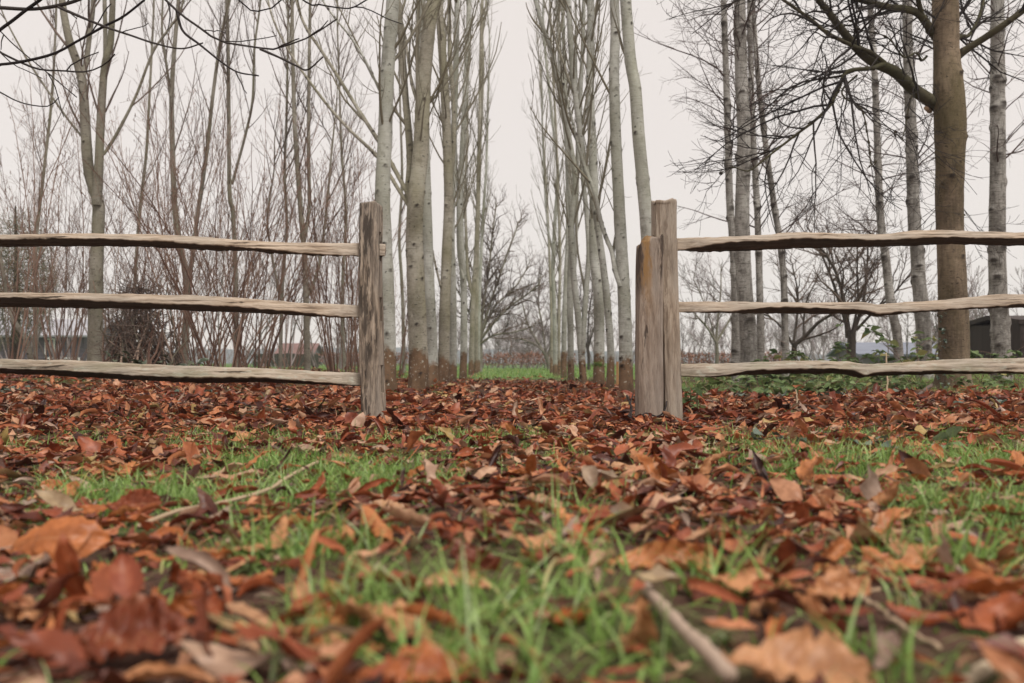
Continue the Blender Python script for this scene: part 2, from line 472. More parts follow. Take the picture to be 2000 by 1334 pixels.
def wood_material(name, axis, dark, mid, light, grey=(.30, .27, .235), lichen=0, orange=False, contrast=1.0, streak=0):
    b = NB(name)
    def sc(a, l): return tuple(l if i == axis else a for i in range(3))
    rnd = b.objrnd()
    g1 = b.noise(b.coord('Object', sc(44, 5.5)), 1, 7, .70, .35)
    g2 = b.noise(b.coord('Object', sc(95, 12)), 1, 5, .68)
    g3 = b.noise(b.coord('Object', sc(20, 2.2), (4, 2, 7)), 1, 6, .66, .5)
    patch = b.noise(b.coord('Object', sc(9, 2.5), (1, 8, 3)), 1, 4)
    col = b.ramp(g1, [(.30, dark), (.44, mid), (.60, light)])
    col = b.mix(b.math('MULTIPLY', b.ramp(patch, [(.40, 0.0), (.62, 1.0)]), .6), col, grey)
    col = b.mix(b.math('MULTIPLY', b.ramp(g2, [(.30, 1.0), (.47, 0.0)]), .55), col, dark)
    if streak:
        st1 = b.noise(b.coord('Object', sc(46, 7.0), (7, 3, 1)), 1, 6, .68, .4)
        reg = b.noise(b.coord('Object', sc(11, 1.8), (2, 6, 9)), 1, 3)
        stf = b.math('MULTIPLY', b.ramp(st1, [(.45, 0.0), (.53, 1.0)]), b.ramp(reg, [(.36, 0.0), (.56, 1.0)]))
        col = b.mix(b.math('MULTIPLY', stf, streak), col, tuple(c * 1.1 for c in dark))
    crack = b.ramp(g3, [(.335, 1.0), (.385, 0.0)])
    col = b.mix(b.math('MULTIPLY', crack, .85 * contrast), col, tuple(c * .28 for c in dark))
    if lichen:
        sp = b.noise(b.coord('Object', sc(34, 16)), 1, 4, .6)
        col = b.mix(b.math('MULTIPLY', b.ramp(sp, [(.57, 0.0), (.64, 1.0)]), lichen), col, (.46, .46, .38))
        gr = b.noise(b.coord('Object', sc(8, 2.5), (5, 5, 5)), 1, 4)
        col = b.mix(b.math('MULTIPLY', b.ramp(gr, [(.52, 0.0), (.68, 1.0)]), lichen * .7), col, (.19, .19, .10))
    if orange:
        c = b.sep(b.coord('Object'))
        wob = b.math('MULTIPLY', b.math('SUBTRACT', b.noise(b.coord('Object', (30, 30, 7)), 1, 6, .7), .5), .13)
        xx = b.math('ADD', c[0], wob)
        zz = b.math('ADD', c[2], b.math('MULTIPLY', wob, 3.0))
        m1 = b.math('MULTIPLY', b.ramp(b.math('ABSOLUTE', b.math('ADD', xx, .014)), [(.014, 1.0), (.036, 0.0)]), b.ramp(zz, [(.55, 0.0), (.85, 1.0)]))
        col = b.mix(b.math('MULTIPLY', m1, .8), col, (.27, .145, .045))
        m2 = b.math('MULTIPLY', b.ramp(b.math('ADD', xx, .10), [(.050, 1.0), (.070, 0.0)]), b.ramp(zz, [(.66, 0.0), (.80, 1.0)]))
        col = b.mix(b.math('MULTIPLY', m2, .8), col, (.045, .026, .018))
    h = b.math('ADD', b.math('MULTIPLY', g1, 1.0), b.math('SUBTRACT', b.math('MULTIPLY', g2, .5), b.math('MULTIPLY', crack, .9)))
    b.bump(h, .9, .006)
    return b.done(col, .85, .2)

M['post'] = wood_material('weathered_post', 2, (.050, .040, .033), (.25, .195, .145), (.50, .41, .32), (.25, .22, .19), streak=.9)
M['post_tall'] = wood_material('weathered_post_pale', 2, (.15, .11, .08), (.33, .26, .195), (.45, .37, .29), (.31, .275, .235), contrast=.9, streak=.7)
M['post_short'] = wood_material('weathered_post_stained', 2, (.15, .11, .085), (.28, .215, .165), (.38, .31, .25), (.27, .235, .205), orange=True, contrast=.9, streak=.65)
M['rail'] = wood_material('weathered_rail', 0, (.16, .115, .08), (.36, .275, .20), (.50, .405, .315), (.36, .32, .27))
M['rail_low'] = wood_material('weathered_rail_lichen', 0, (.15, .115, .08), (.34, .27, .20), (.47, .39, .31), (.34, .31, .26), lichen=.55)

M['rail_shade'] = wood_material('rail_underside_shade', 0, (.030, .024, .020), (.060, .048, .040), (.095, .078, .066), (.05, .043, .04))  # rail wood darkened: the shade of the undercut faces is in the colour
def plain(name, c1, c2, scale=(3, 3, 3), rough=.7):
    b = NB(name)
    n = b.noise(b.coord('Object', scale), 1, 4)
    return b.done(b.ramp(n, [(.3, c1), (.7, c2)]), rough, .25)
M['slate_boards'] = plain('slate_boards', (.075, .065, .078), (.12, .105, .118), (.6, .6, 9))
M['roof_metal'] = plain('pale_roof', (.30, .30, .33), (.42, .42, .45), (1, 1, 1), .5)
M['white_paint'] = plain('white_paint', (.62, .61, .58), (.74, .73, .70))
M['glass_dark'] = plain('window_glass', (.02, .024, .03), (.05, .055, .065), (2, 2, 2), .12)
M['dark_boards'] = plain('dark_boards', (.040, .038, .028), (.075, .07, .05), (8, 8, .8))
M['brown_boards'] = plain('brown_boards', (.028, .02, .017), (.055, .04, .034), (9, 9, .8))
M['red_roof'] = plain('red_tiles', (.16, .09, .08), (.22, .13, .115))
M['blue_roof'] = plain('blue_grey_roof', (.17, .185, .225), (.23, .25, .30), (1, 6, 1), .7)
M['lilac_wall'] = plain('grey_wall', (.20, .18, .20), (.28, .255, .275))
M['stake'] = plain('new_timber', (.36, .18, .08), (.50, .28, .13), (20, 20, 2))
M['hill'] = plain('hill', (.10, .12, .13), (.15, .165, .17), (.02, .02, .02), .95)
M['moss'] = plain('moss', (.07, .13, .02), (.14, .23, .05), (30, 30, 30), .9)
M['deadwood'] = plain('cut_wood', (.38, .24, .15), (.48, .33, .22), (30, 30, 30))

# ------------------------------------------------------------------ ground
def build_ground():
    ys = np.concatenate([np.linspace(-6, 0.4, 10), np.linspace(.5, 16, 210), np.geomspace(16.3, 2500, 70)])
    s = np.linspace(-1, 1, 241); s = np.sign(s) * np.abs(s) ** 1.5
    Y = np.repeat(ys[:, None], len(s), 1)
    X = s[None] * (9 + 1.4 * np.maximum(ys, 0))[:, None]
    Z = G(X, Y)
    nx = len(s)
    V = np.stack([X, Y, Z], -1).reshape(-1, 3)
    i = (np.arange(len(ys) - 1)[:, None] * nx + np.arange(nx - 1)[None]).ravel()
    F = np.stack([i, i + 1, i + nx + 1, i + nx], -1)
    o = mobj('ground', mesh_np('ground', V, [F]), M['ground'])
    tag(o, 'brown earth and thin turf running from the camera to the far hedge', None, None, 'structure')
build_ground()

def build_hill():
    # low wooded rise far behind the hedge
    n, m = 160, 8
    x = np.linspace(-300, 300, n)
    h = 3.6 + 2.6 * fnoise(np.stack([x * .011 + 3, x * 0], -1), 4) + 0.9 * fnoise(np.stack([x * .12, x * 0 + 5], -1), 3)
    h = np.maximum(h, 1.2)
    prof = np.array([(0, -1), (20, .35), (40, .7), (60, .92), (75, 1.0), (95, .9), (120, .5), (150, -.2)])
    V = np.stack([np.repeat(x[:, None], m, 1), 220 + np.repeat(prof[None, :, 0], n, 0) + 10 * vnoise(np.stack([x * .02, x * 0], -1))[:, None], np.where(prof[None, :, 1] < 0, -1, prof[None, :, 1] * h[:, None])], -1).reshape(-1, 3)
    i = (np.arange(n - 1)[:, None] * m + np.arange(m - 1)[None]).ravel()
    o = mobj('hill', mesh_np('hill', V, [np.stack([i, i + m, i + m + 1, i + 1], -1)]), M['hill'])
    tag(o, 'faint low hill on the horizon behind the trees', None, None, 'structure')
build_hill()

# ------------------------------------------------------------------ fence
def post_mesh(w, d, h, seed, lean=(0, 0), skew=0, top=.012, taper=.0, rough=.0035, slope=0, swell=.011):
    K, R = 56, 170
    a = np.arange(K) * 2 * math.pi / K
    e = 7.0
    cx = np.sign(np.cos(a)) * np.abs(np.cos(a)) ** (2 / e) * w / 2
    cy = np.sign(np.sin(a)) * np.abs(np.sin(a)) ** (2 / e) * d / 2
    z = np.linspace(-.12, h, R)
    rng = np.random.default_rng(seed)
    V = np.zeros((R, K, 3))
    k = (1 + taper * (1 - z / h))[:, None]
    V[..., 0] = cx[None] * k; V[..., 1] = cy[None] * k
    # cleft faces: slow swell and fissured grain
    sl = fnoise(np.stack([V[..., 0].ravel() * 4 + seed, V[..., 1].ravel() * 4, np.repeat(z, K) * 1.6], -1), 2).reshape(R, K)
    gr = fnoise(np.stack([V[..., 0].ravel() * 75 + seed * 7, V[..., 1].ravel() * 75, np.repeat(z, K) * 2.4], -1), 3).reshape(R, K)
    gr = np.where(gr < -.15, gr * 1.8, gr)
    nx, ny = np.cos(a), np.sin(a)
    off = swell * sl + rough * gr
    V[..., 0] += nx[None] * off + (lean[0] * z + .006 * np.sin(z * 3 + seed))[:, None]
    V[..., 1] += ny[None] * off + (lean[1] * z)[:, None]
    V[..., 2] = z[:, None]
    tn = fnoise(np.stack([cx * 26 + seed, cy * 26], -1), 2)
    V[-1, :, 2] = h + top * tn + slope * cx; V[-2, :, 2] = h - .008 + top * tn + slope * cx
    V[-3, :, 2] = h - .02 + top * tn * .8 + slope * cx
    V[-1, :, 0] = V[-2, :, 0] - nx * .003; V[-1, :, 1] = V[-2, :, 1] - ny * .003
    vs_ = [V.reshape(-1, 3)]
    i = np.arange(R - 1)[:, None] * K; j = np.arange(K)[None]; j2 = (j + 1) % K
    F = [np.stack([i + j, i + j2, i + K + j2, i + K + j], -1).reshape(-1, 4)]
    last = (R - 1) * K; nb = R * K
    c = V[-1].mean(0)
    for q in (.66, .33):
        ring = c + (V[-1] - c) * q
        ring[:, 2] = h + top * fnoise(np.stack([(ring[:, 0] - c[0]) * 40 + seed, (ring[:, 1] - c[1]) * 26], -1), 2) + slope * (ring[:, 0] - c[0])
        vs_.append(ring)
        F.append(np.stack([last + j[0], last + j2[0], nb + j2[0], nb + j[0]], -1)); last = nb; nb += K
    vs_.append(c[None]); F.append(np.stack([last + j[0], last + j2[0], np.full(K, nb)], -1))
    i0 = vs_[0][:K].mean(0); vs_.append(i0[None])
    F.append(np.stack([j2[0], j[0], np.full(K, nb + 1)], -1))
    return mesh_np('post', np.concatenate(vs_), F)

def box_bm(bm, x0, x1, y0, y1, z0, z1):
    r = bmesh.ops.create_cube(bm, size=1)
    for v in r['verts']:
        v.co = Vector(((x0 + x1) / 2 + v.co.x * (x1 - x0), (y0 + y1) / 2 + v.co.y * (y1 - y0), (z0 + z1) / 2 + v.co.z * (z1 - z0)))

def box_mesh(name, *boxes):
    bm = bmesh.new()
    for b in boxes: box_bm(bm, *b)
    me = bpy.data.meshes.new(name); bm.to_mesh(me); bm.free(); return me

def cut(obj, boxes, rot):
    """cut the mortises through a post and keep the result as its mesh"""
    cme = box_mesh('cutter', *boxes)
    co = link(bpy.data.objects.new('cutter', cme)); co.matrix_world = obj.matrix_world.copy()
    md = obj.modifiers.new('cut', 'BOOLEAN'); md.object = co; md.operation = 'DIFFERENCE'; md.solver = 'EXACT'
    dg = bpy.context.evaluated_depsgraph_get()
    me = bpy.data.meshes.new_from_object(obj.evaluated_get(dg))
    obj.modifiers.clear(); obj.data = me
    bpy.data.objects.remove(co)

DF = 5.6
def rail_mesh(rows, seed, x_in=None, side=1):
    """a cleft rail from (px, top, edge, bottom) rows: bright sloping face above, undercut face below"""
    rows = np.array(rows, float)
    N = 260
    px = np.linspace(rows[0, 0], rows[-1, 0], N)
    def sm(c):
        return spline(np.stack([rows[:, 0], rows[:, c]], -1), 600)
    out = []
    for c in (1, 2, 3):
        s = sm(c); out.append(np.interp(px, s[:, 0], s[:, 1]))
    t, e, b = out
    X = (px - 1000) / FPX * DF
    zt = np.array([P(q, v, DF)[2] for q, v in zip(px, t)]); ze = np.array([P(q, v, DF)[2] for q, v in zip(px, e)]); zb = np.array([P(q, v, DF)[2] for q, v in zip(px, b)])
    ze = np.minimum(ze, zt - .012); zb = np.minimum(zb, ze - .004)
    n1 = lambda f, o: fnoise(np.stack([X * f + seed * 3.7, X * 0 + o], -1), 3)
    ze = ze + .0050 * n1(24, 1) + .0022 * n1(90, 21); zb = zb + .0045 * n1(28, 5) + .002 * n1(110, 25); zt = zt + .0035 * n1(16, 9) + .0012 * n1(80, 29)
    hh = zt - zb
    prof = []
    # (y, z) going round: top back, top front, face ..., edge, underside ..., bottom, back
    def add(y, z): prof.append(np.stack([X, y, z], -1))
    yb = .070 + .006 * n1(3, 3); yf = -.022 + .004 * n1(5, 7); ye = -.056 + .006 * n1(6, 11)
    add(yb, zt - .010 + .004 * n1(9, 2)); add(yb * .3 + yf * .7, zt); add(yf - .006, zt - .004)
    for k in np.linspace(.12, .92, 11):
        y = (yf - .006) * (1 - k) + ye * k - .005 * math.sin(k * math.pi)
        z = (zt - .004) * (1 - k) + ze * k
        g = fnoise(np.stack([X * 4.5 + seed, z * 95], -1), 3)
        add(y + .0045 * np.where(g < -.1, -g * 2.2, -g), z)
    add(ye, ze); add(ye + .006, ze - .003)
    yq = np.minimum(.062, ye + 4.6 * (ze - zb) + .006)
    for k in (.3, .65):
        add(ye * (1 - k) + yq * k + .003 * n1(30, k), ze * (1 - k) + zb * k)
    add(yq, zb); add(yb - .004, zb + .35 * hh); add(yb + .004, zb + .7 * hh)
    V = np.stack(prof, 1); K = V.shape[1]
    xe = X[-1] if X[-1] < 0 else X[0]
    te = 1 - .62 * (1 - sstep(.08, .26, np.abs(X - xe)))
    V[..., 1] = V[..., 1] * te[:, None] + (1 - te)[:, None] * .004
    i = np.arange(N - 1)[:, None] * K; j = np.arange(K)[None]; j2 = (j + 1) % K
    F = [np.stack([i + j, i + j2, i + K + j2, i + K + j], -1).reshape(-1, 4)]
    c0, c1 = V[0].mean(0), V[-1].mean(0)
    VV = np.concatenate([V.reshape(-1, 3), c0[None], c1[None]])
    F.append(np.stack([j2[0], j[0], np.full(K, N * K)], -1))
    F.append(np.stack([(N - 1) * K + j[0], (N - 1) * K + j2[0], np.full(K, N * K + 1)], -1))
    return VV, F

def add_rail(root, rows, seed, m):
    V, F = rail_mesh(rows, seed)
    V = V + np.array([0, DF, 0])
    mid = V.mean(0)
    me = mesh_np('rail', V - mid, F); me.materials.append(m); me.materials.append(M['rail_shade'])
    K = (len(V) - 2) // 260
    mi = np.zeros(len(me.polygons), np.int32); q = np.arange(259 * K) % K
    mi[:259 * K] = ((q >= 15) & (q <= 18)).astype(np.int32)  # undercut faces get the wood with shade painted in
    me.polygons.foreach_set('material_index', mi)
    o = mobj('rail', me, None, root)
    o.location = Vector(mid) - root.location
    return o

xl = P(731, 812, DF)[0]; zl = Gs(xl, DF)
fl = thing('cleft_rail_fence', 'weathered cleft-oak fence with a single gap-side post, left of the path', 'fence', (xl, DF, zl))
rzl = math.radians(-9)
pm = post_mesh(.110, .130, 1.195 - zl, 3, lean=(-.022, .0), taper=.03, rough=.0075, top=.014, swell=.013)
pl = mobj('post', pm, M['post'], fl); pl.rotation_euler = (0, 0, rzl)
bpy.context.view_layer.update()
cut(pl, [(-.2, .2, -.016, .020, a - zl, b - zl) for a, b in ((.87, 1.035), (.53, .665), (.13, .285))], rzl)
tag(pl, 'square post split by grey fissures with three mortise slots in its side')
LEFT_TOP = [(-220, 460, 471, 482), (0, 458.5, 470, 480), (150, 456, 467.5, 478.5), (300, 457.5, 472, 481), (400, 463, 479.5, 487), (500, 470.5, 485.5, 490.5), (525, 471.5, 488, 494), (600, 474, 496, 499), (660, 475, 499.5, 501), (703, 474.5, 500, 501.5), (752, 476, 499, 500.5)]
LEFT_MID = [(-220, 569, 580, 597), (0, 571, 581, 598.5), (150, 572, 586.5, 601), (300, 575, 593, 603), (400, 578, 596, 607.5), (500, 584, 602.5, 611), (600, 592, 611, 617), (660, 594, 618.5, 620.5), (703, 596, 619.5, 621), (738, 598, 618, 619.5)]
LEFT_LOW = [(-220, 697, 714, 725), (0, 701, 719, 730), (150, 704, 724, 737), (300, 712, 734, 745), (400, 715.5, 737, 749), (500, 718.5, 737, 747), (600, 724, 743, 751), (670, 727, 750, 753), (703, 728.5, 752, 754), (740, 730, 751, 753)]
for k, (r, m) in enumerate(((LEFT_TOP, 'rail'), (LEFT_MID, 'rail'), (LEFT_LOW, 'rail_low'))):
    add_rail(fl, r, 5 + k * 3, M[m])

xr_ = P(1305, 815, DF)[0]; zr = Gs(xr_, DF)
fr = thing('cleft_rail_fence', 'weathered cleft-oak fence with doubled gap-side posts, right of the path', 'fence', (xr_, DF, zr))
tall = post_mesh(.140, .12, 1.212 - zr, 8, lean=(-.012, 0), taper=-.10, rough=.0050, slope=.06, top=.018, swell=.014)
for v in tall.vertices:
    f = min(1, max(0, (1.0 - zr - v.co.z) / .02))
    xr0 = .07 - .012 * v.co.z
    v.co.x = xr0 - (xr0 - v.co.x) * (1 - .245 * f)
o = mobj('post', tall, M['post_tall'], fr); o.location = (.0, 0.0, 0); o.rotation_euler = (0, 0, math.radians(3))
tag(o, 'taller pale post carrying the rails')
# the shorter post: its top is worn down towards the left
def short_post():
    me = post_mesh(.142, .115, 1.013 - zr, 21, lean=(.020, 0), taper=.06, rough=.0045, top=.012, swell=.012)
    for v in me.vertices:
        z = v.co.z
        if z > .80:
            cut_ = 1.013 - zr - max(0, (-.005 - v.co.x)) * 1.25 + .012 * math.sin(v.co.x * 160 + v.co.y * 90) - .006
            if z > cut_:
                v.co.z = cut_ - .004
    return me
o = mobj('post', short_post(), M['post_short'], fr)
o.location = (P(1265, 815, DF - .02)[0] - xr_, -.03, 0); o.rotation_euler = (0, 0, math.radians(4))
tag(o, 'shorter front post with a worn sloping top and an orange stain')
RIGHT_TOP = [(1300, 466, 490, 491.5), (1323, 465, 489.5, 491), (1420, 462, 475, 489), (1500, 458, 472, 486), (1550, 453.5, 468, 483), (1615, 455, 468, 482), (1720, 457, 470, 480), (1790, 450, 466.5, 478), (1860, 450, 465, 474.5), (2000, 454, 468, 478), (2230, 452, 466, 477)]
RIGHT_MID = [(1300, 589, 608, 610), (1323, 589, 609, 610.5), (1420, 589, 608, 612), (1500, 590, 601, 612), (1580, 591, 602, 612), (1680, 590, 606.5, 613), (1715, 594, 613.5, 618), (1760, 591, 609, 613.5), (1860, 584, 603.5, 606.5), (1950, 575, 598, 601.5), (2000, 575, 594, 601), (2230, 580, 597, 606)]
RIGHT_LOW = [(1300, 711, 733, 734.5), (1326, 711, 734, 735), (1400, 710, 734, 736.5), (1460, 708, 724, 733), (1560, 704.5, 720, 731), (1650, 705.5, 721, 731), (1680, 709.5, 731, 738), (1720, 710, 726, 734.5), (1860, 702, 724, 731), (2000, 699, 725.5, 729.5), (2230, 697, 722, 728)]
for k, (r, m) in enumerate(((RIGHT_TOP, 'rail'), (RIGHT_MID, 'rail'), (RIGHT_LOW, 'rail_low'))):
    add_rail(fr, r, 31 + k * 5, M[m])

# ------------------------------------------------------------------ trees
S_POP = dict(n=(0, 9, 7, 5), wig=(0, .05, .10, .12), up=(0, .11, .13, .1), sides=(0, 5, 3, 3), num=(2.0, 3.0, 3.2), t0=(.25, .12, .1), ang=(.55, .6, .6),
             len=(1.7, .62, .25), rad=(.017, .0065, .0034), rmin=.0022)
S_FASTI = dict(S_POP, num=(1.7, 2.4, 2.4), t0=(.2, .1, .1), ang=(.38, .42, .5), up=(0, .10, .11, .08), len=(2.0, .8, .3), rad=(.014, .006, .0033), rmin=.0024)
S_BIRCH = dict(n=(0, 8, 7, 5), wig=(0, .10, .14, .16), up=(0, .02, -.02, -.05), sides=(0, 4, 3, 3), num=(5.5, 5.0, 6), t0=(.22, .15, .1), ang=(1.0, .7, .7),
               len=(1.5, .62, .28), rad=(.010, .0045, .0025), rmin=.0016)
S_CHEST = dict(n=(0, 9, 7, 5), wig=(0, .12, .16, .18), up=(0, .0, .02, .03), sides=(0, 5, 3, 3), num=(8.5, 5.5, 5.0), t0=(.12, .15, .1), ang=(.8, .7, .7),
               len=(1.45, .6, .24), rad=(.013, .0055, .003), rmin=.002)
S_ORCH = dict(n=(0, 8, 7, 5), wig=(0, .16, .18, .2), up=(0, .06, .08, .06), sides=(0, 5, 3, 3), num=(5, 5, 6), t0=(.25, .15, .1), ang=(.8, .8, .7),
              len=(1.2, .6, .3), rad=(.028, .011, .006), rmin=.004)
S_HAZEL = dict(n=(10, 7, 5), wig=(.045, .10, .14), up=(.035, .06, .05), sides=(5, 3, 3), num=(3.0, 4.8), t0=(.25, .1), ang=(.5, .6), len=(.75, .30), rad=(.0055, .003), rmin=.0018, tip=.25)

def tree(name, label, cat, D, path, w0, w1, mat, twig, S, seed, stems=(), group=None, ext=3.0, knots=10, kamp=.35, flare=.25, num=None, t0=None, sides=20, nr=300, rough=.05, ks=1.0, wp=None):
    """path: picture positions of the stem at depth D, foot first; stems: further limbs (path, w0, w1[, depth offset])"""
    rng = np.random.default_rng(seed)
    pts = np.array([P(x, y, D) for x, y in path])
    pts[1:, 1] += np.cumsum(rng.normal(0, .03, len(pts) - 1))
    g = Gs(pts[0, 0], D)
    pts[0, 2] = g - .05
    org = np.array([pts[0, 0], D, g])
    k = pixm(D) / 2
    def extend(p, e):
        if e <= 0: return p
        d = nrm(p[-1] - p[-2]); d = nrm(d + UP * .6)
        q = [p[-1] + d * e * f + rng.normal(0, .05, 3) * f for f in (.33, .66, 1)]
        return np.concatenate([p, q])
    full = extend(pts, ext)
    Lf = np.linalg.norm(np.diff(full, axis=0), axis=1).sum(); Lp = np.linalg.norm(np.diff(pts, axis=0), axis=1).sum()
    tf = Lp / Lf
    root = thing(name, label, cat, org, group)
    rp = [(0, w0 * k), (tf, w1 * k), (1, w1 * k * (.35 if ext > 0 else 1))] if tf < .999 else [(0, w0 * k), (1, w1 * k)]
    if wp:
        cl = np.concatenate([[0], np.cumsum(np.linalg.norm(np.diff(pts, axis=0), axis=1))]) / Lf
        rp = [(c, w * k) for c, w in zip(cl, wp)] + [(1, wp[-1] * k * .4)]
    mobj('trunk', trunk_mesh('trunk', full, 0, 0, org, sides, nr, flare, rough, knots, kamp, seed, rprof=rp, ks=ks), M[mat], root)
    ts = Tubes()
    fine = spline(full, 40); fr_ = np.interp(np.linspace(0, 1, 40), [a for a, b in rp], [b for a, b in rp])
    sprout(ts, rng, fine, fr_, 0, S, num=num, t0=t0)
    for q, st in enumerate(stems):
        sp = np.array([P(x, y, D) for x, y in st[0]])
        dof = st[3] if len(st) > 3 else 0.0
        s0 = st[5] if len(st) > 5 else 0.0
        sp[:, 1] += s0 + np.linspace(0, dof, len(sp)) + np.concatenate([[0], np.cumsum(rng.normal(0, .03, len(sp) - 1))])
        e = st[4] if len(st) > 4 else ext * .8
        sp2 = extend(sp, e)
        tf2 = np.linalg.norm(np.diff(sp, axis=0), axis=1).sum() / np.linalg.norm(np.diff(sp2, axis=0), axis=1).sum()
        rp2 = [(0, st[1] * k), (min(tf2, .995), st[2] * k), (1, st[2] * k * (.35 if e > 0 else 1))]
        mobj('limb', trunk_mesh('limb', sp2, 0, 0, org, 12 if st[1] > 8 else 8, 150, 0, rough, knots // 2, kamp, seed + 50 + q, rprof=rp2), M['chestnut_limb_backlit' if mat == 'chestnut' and st[1] < 28 else mat], root)
        f2 = spline(sp2, 30)
        sprout(ts, rng, f2, np.interp(np.linspace(0, 1, 30), [a for a, b in rp2], [b for a, b in rp2]), 0, S, t0=.1)
    if ts.n:
        mobj('crown', ts.mesh('crown', org), M[twig], root)
    return root

AV = 'poplars lining the path'
tree('poplar_tree', 'pale grey poplar rising directly behind the left gap post', 'tree', 9.7,
     [(757, 768), (757, 690), (755, 600), (750, 480), (747, 375), (751, 270), (755, 150), (764, 30), (766, 0)], 33, 26, 'poplar', 'twig_poplar', dict(S_POP, num=(1.1, 3.6, 4.5)), 1, group=AV, knots=55, t0=.35,
     stems=[([(750, 190), (738, 170), (715, 120), (682, 66), (645, 20), (620, -20)], 5, 3, .2, .8)])
tree('poplar_tree', 'stout poplar with a low fork, second in the left row', 'tree', 10.8,
     [(817, 764), (817, 690), (814, 600), (810, 480), (813, 400), (822, 300), (828, 160), (841, 30), (848, -10)], 39, 25, 'poplar_warm', 'twig_poplar', dict(S_POP, num=(1.3, 3.6, 4.5)), 2, group=AV, knots=72, t0=.35,
     stems=[([(808, 420), (797, 375), (799, 300), (788, 180), (781, 90), (774, 10)], 16, 12, .25),
            ([(800, 405), (778, 370), (733, 300), (670, 237), (616, 174), (550, 81), (510, 5)], 8, 4, .5, 1.2),
            ([(802, 390), (770, 330), (734, 267), (694, 204), (655, 141), (604, 60), (562, -5)], 9, 6, .9, 1.2),
            ([(815, 200), (803, 160), (792, 95), (783, 40), (770, -10)], 6, 4, .4, 1.0)])
tree('poplar_tree', 'slim straight poplar touching the low-forked one, third in the left row', 'tree', 11.9,
     [(843, 757), (843, 690), (840, 600), (836, 500), (833, 400), (829, 250), (824, 110), (822, 0)], 23, 18, 'poplar', 'twig_poplar', dict(S_POP, num=(1.2, 3.6, 4.5)), 3, group=AV, knots=51, t0=.4)
tree('poplar_tree', 'knobbly poplar with two upright stems, fourth in the left row', 'tree', 13.9,
     [(865, 750), (867, 690), (869, 600), (873, 480), (876, 390), (873, 270), (867, 150), (859, 30), (858, 0)], 23, 15, 'poplar_warm', 'twig_poplar', dict(S_POP, num=(1.9, 3.6, 4.5)), 4, group=AV, knots=64,
     stems=[([(872, 400), (884, 300), (884, 200), (876, 90), (874, -5)], 10, 8, .3), ([(868, 590), (852, 520), (842, 470), (838, 440)], 5, 3, -.2, .9)])
tree('poplar_tree', 'thin poplar right behind the knobbly one, fifth in the left row', 'tree', 15.0,
     [(884, 746), (885, 650), (884, 560), (882, 450), (886, 300), (890, 150), (893, 0)], 16, 10, 'poplar', 'twig_poplar', dict(S_POP, num=(2.2, 3.6, 4.5)), 5, group=AV, knots=37)
tree('poplar_tree', 'pale thin poplar, sixth in the left row', 'tree', 18.8,
     [(905, 739), (906, 650), (905, 560), (901, 480), (899, 390), (905, 250), (912, 100), (916, 0)], 14, 9, 'poplar', 'twig_poplar', S_FASTI, 6, group=AV, knots=33, ext=4,
     stems=[([(905, 545), (895, 490), (893, 400), (890, 300)], 6, 4, .2, 3)])
tree('poplar_tree', 'curved poplar dividing into two stems, seventh in the left row', 'tree', 21.6,
     [(920, 735), (922, 650), (924, 590), (928, 530), (932, 450), (935, 330), (938, 200), (940, 60)], 11, 6, 'poplar_warm', 'twig_poplar', S_FASTI, 7, group=AV, knots=29, ext=3,
     stems=[([(923, 575), (914, 535), (911, 480), (908, 380), (912, 250)], 7, 4, .2, 3)])
tree('poplar_tree', 'slender far poplar, eighth in the left row', 'tree', 25.0,
     [(930, 731), (931, 600), (934, 450), (938, 300), (944, 150)], 8, 4.5, 'poplar_warm', 'twig_poplar', S_FASTI, 8, group=AV, knots=16, ext=3)
tree('poplar_tree', 'most distant slender poplar of the left row', 'tree', 28.0,
     [(934, 729), (936, 600), (942, 450), (950, 320), (953, 200)], 7, 4, 'poplar', 'twig_poplar', S_FASTI, 9, group=AV, knots=12, ext=3)

tree('poplar_tree', 'leaning pale poplar whose foot is hidden by the doubled right gap post', 'tree', 8.6,
     [(1272, 776), (1270, 640), (1266, 520), (1259, 420), (1252, 340), (1245, 270), (1239, 180), (1230, 120), (1221, 0), (1219, -20)], 29, 22, 'poplar', 'twig_poplar', dict(S_POP, num=(.9, 3.6, 4.5)), 10, group=AV, knots=55, t0=.4)
tree('poplar_tree', 'pale poplar beside the right gap posts with a tall brown stain at its foot', 'tree', 10.2,
     [(1223, 766), (1222, 680), (1219, 560), (1215, 480), (1210, 390), (1204, 270), (1200, 150), (1203, 60), (1201, 0)], 27, 19, 'poplar', 'twig_poplar', dict(S_POP, num=(1.0, 3.6, 4.5)), 11, group=AV, knots=59, t0=.4,
     stems=[([(1212, 560), (1203, 530), (1197, 490), (1188, 465), (1178, 430), (1164, 370), (1146, 318)], 10, 7, .3, 1.0)])
tree('poplar_tree', 'slim poplar bending left, with an ochre foot, third in the right row', 'tree', 11.3,
     [(1191, 761), (1193, 690), (1186, 585), (1176, 495), (1162, 400), (1144, 318), (1130, 225), (1119, 135), (1110, 0)], 15, 10, 'poplar', 'twig_poplar', dict(S_POP, num=(2.0, 3.6, 4.5)), 12, group=AV, knots=55)
tree('poplar_tree', 'upright poplar with a tuft of moss low on its trunk, fourth in the right row', 'tree', 12.7,
     [(1170, 754), (1171, 660), (1168, 570), (1160, 495), (1160, 390), (1158, 300), (1153, 180), (1155, 60), (1155, 0)], 22, 14, 'poplar', 'twig_poplar', dict(S_POP, num=(2.0, 3.6, 4.5)), 13, group=AV, knots=59)
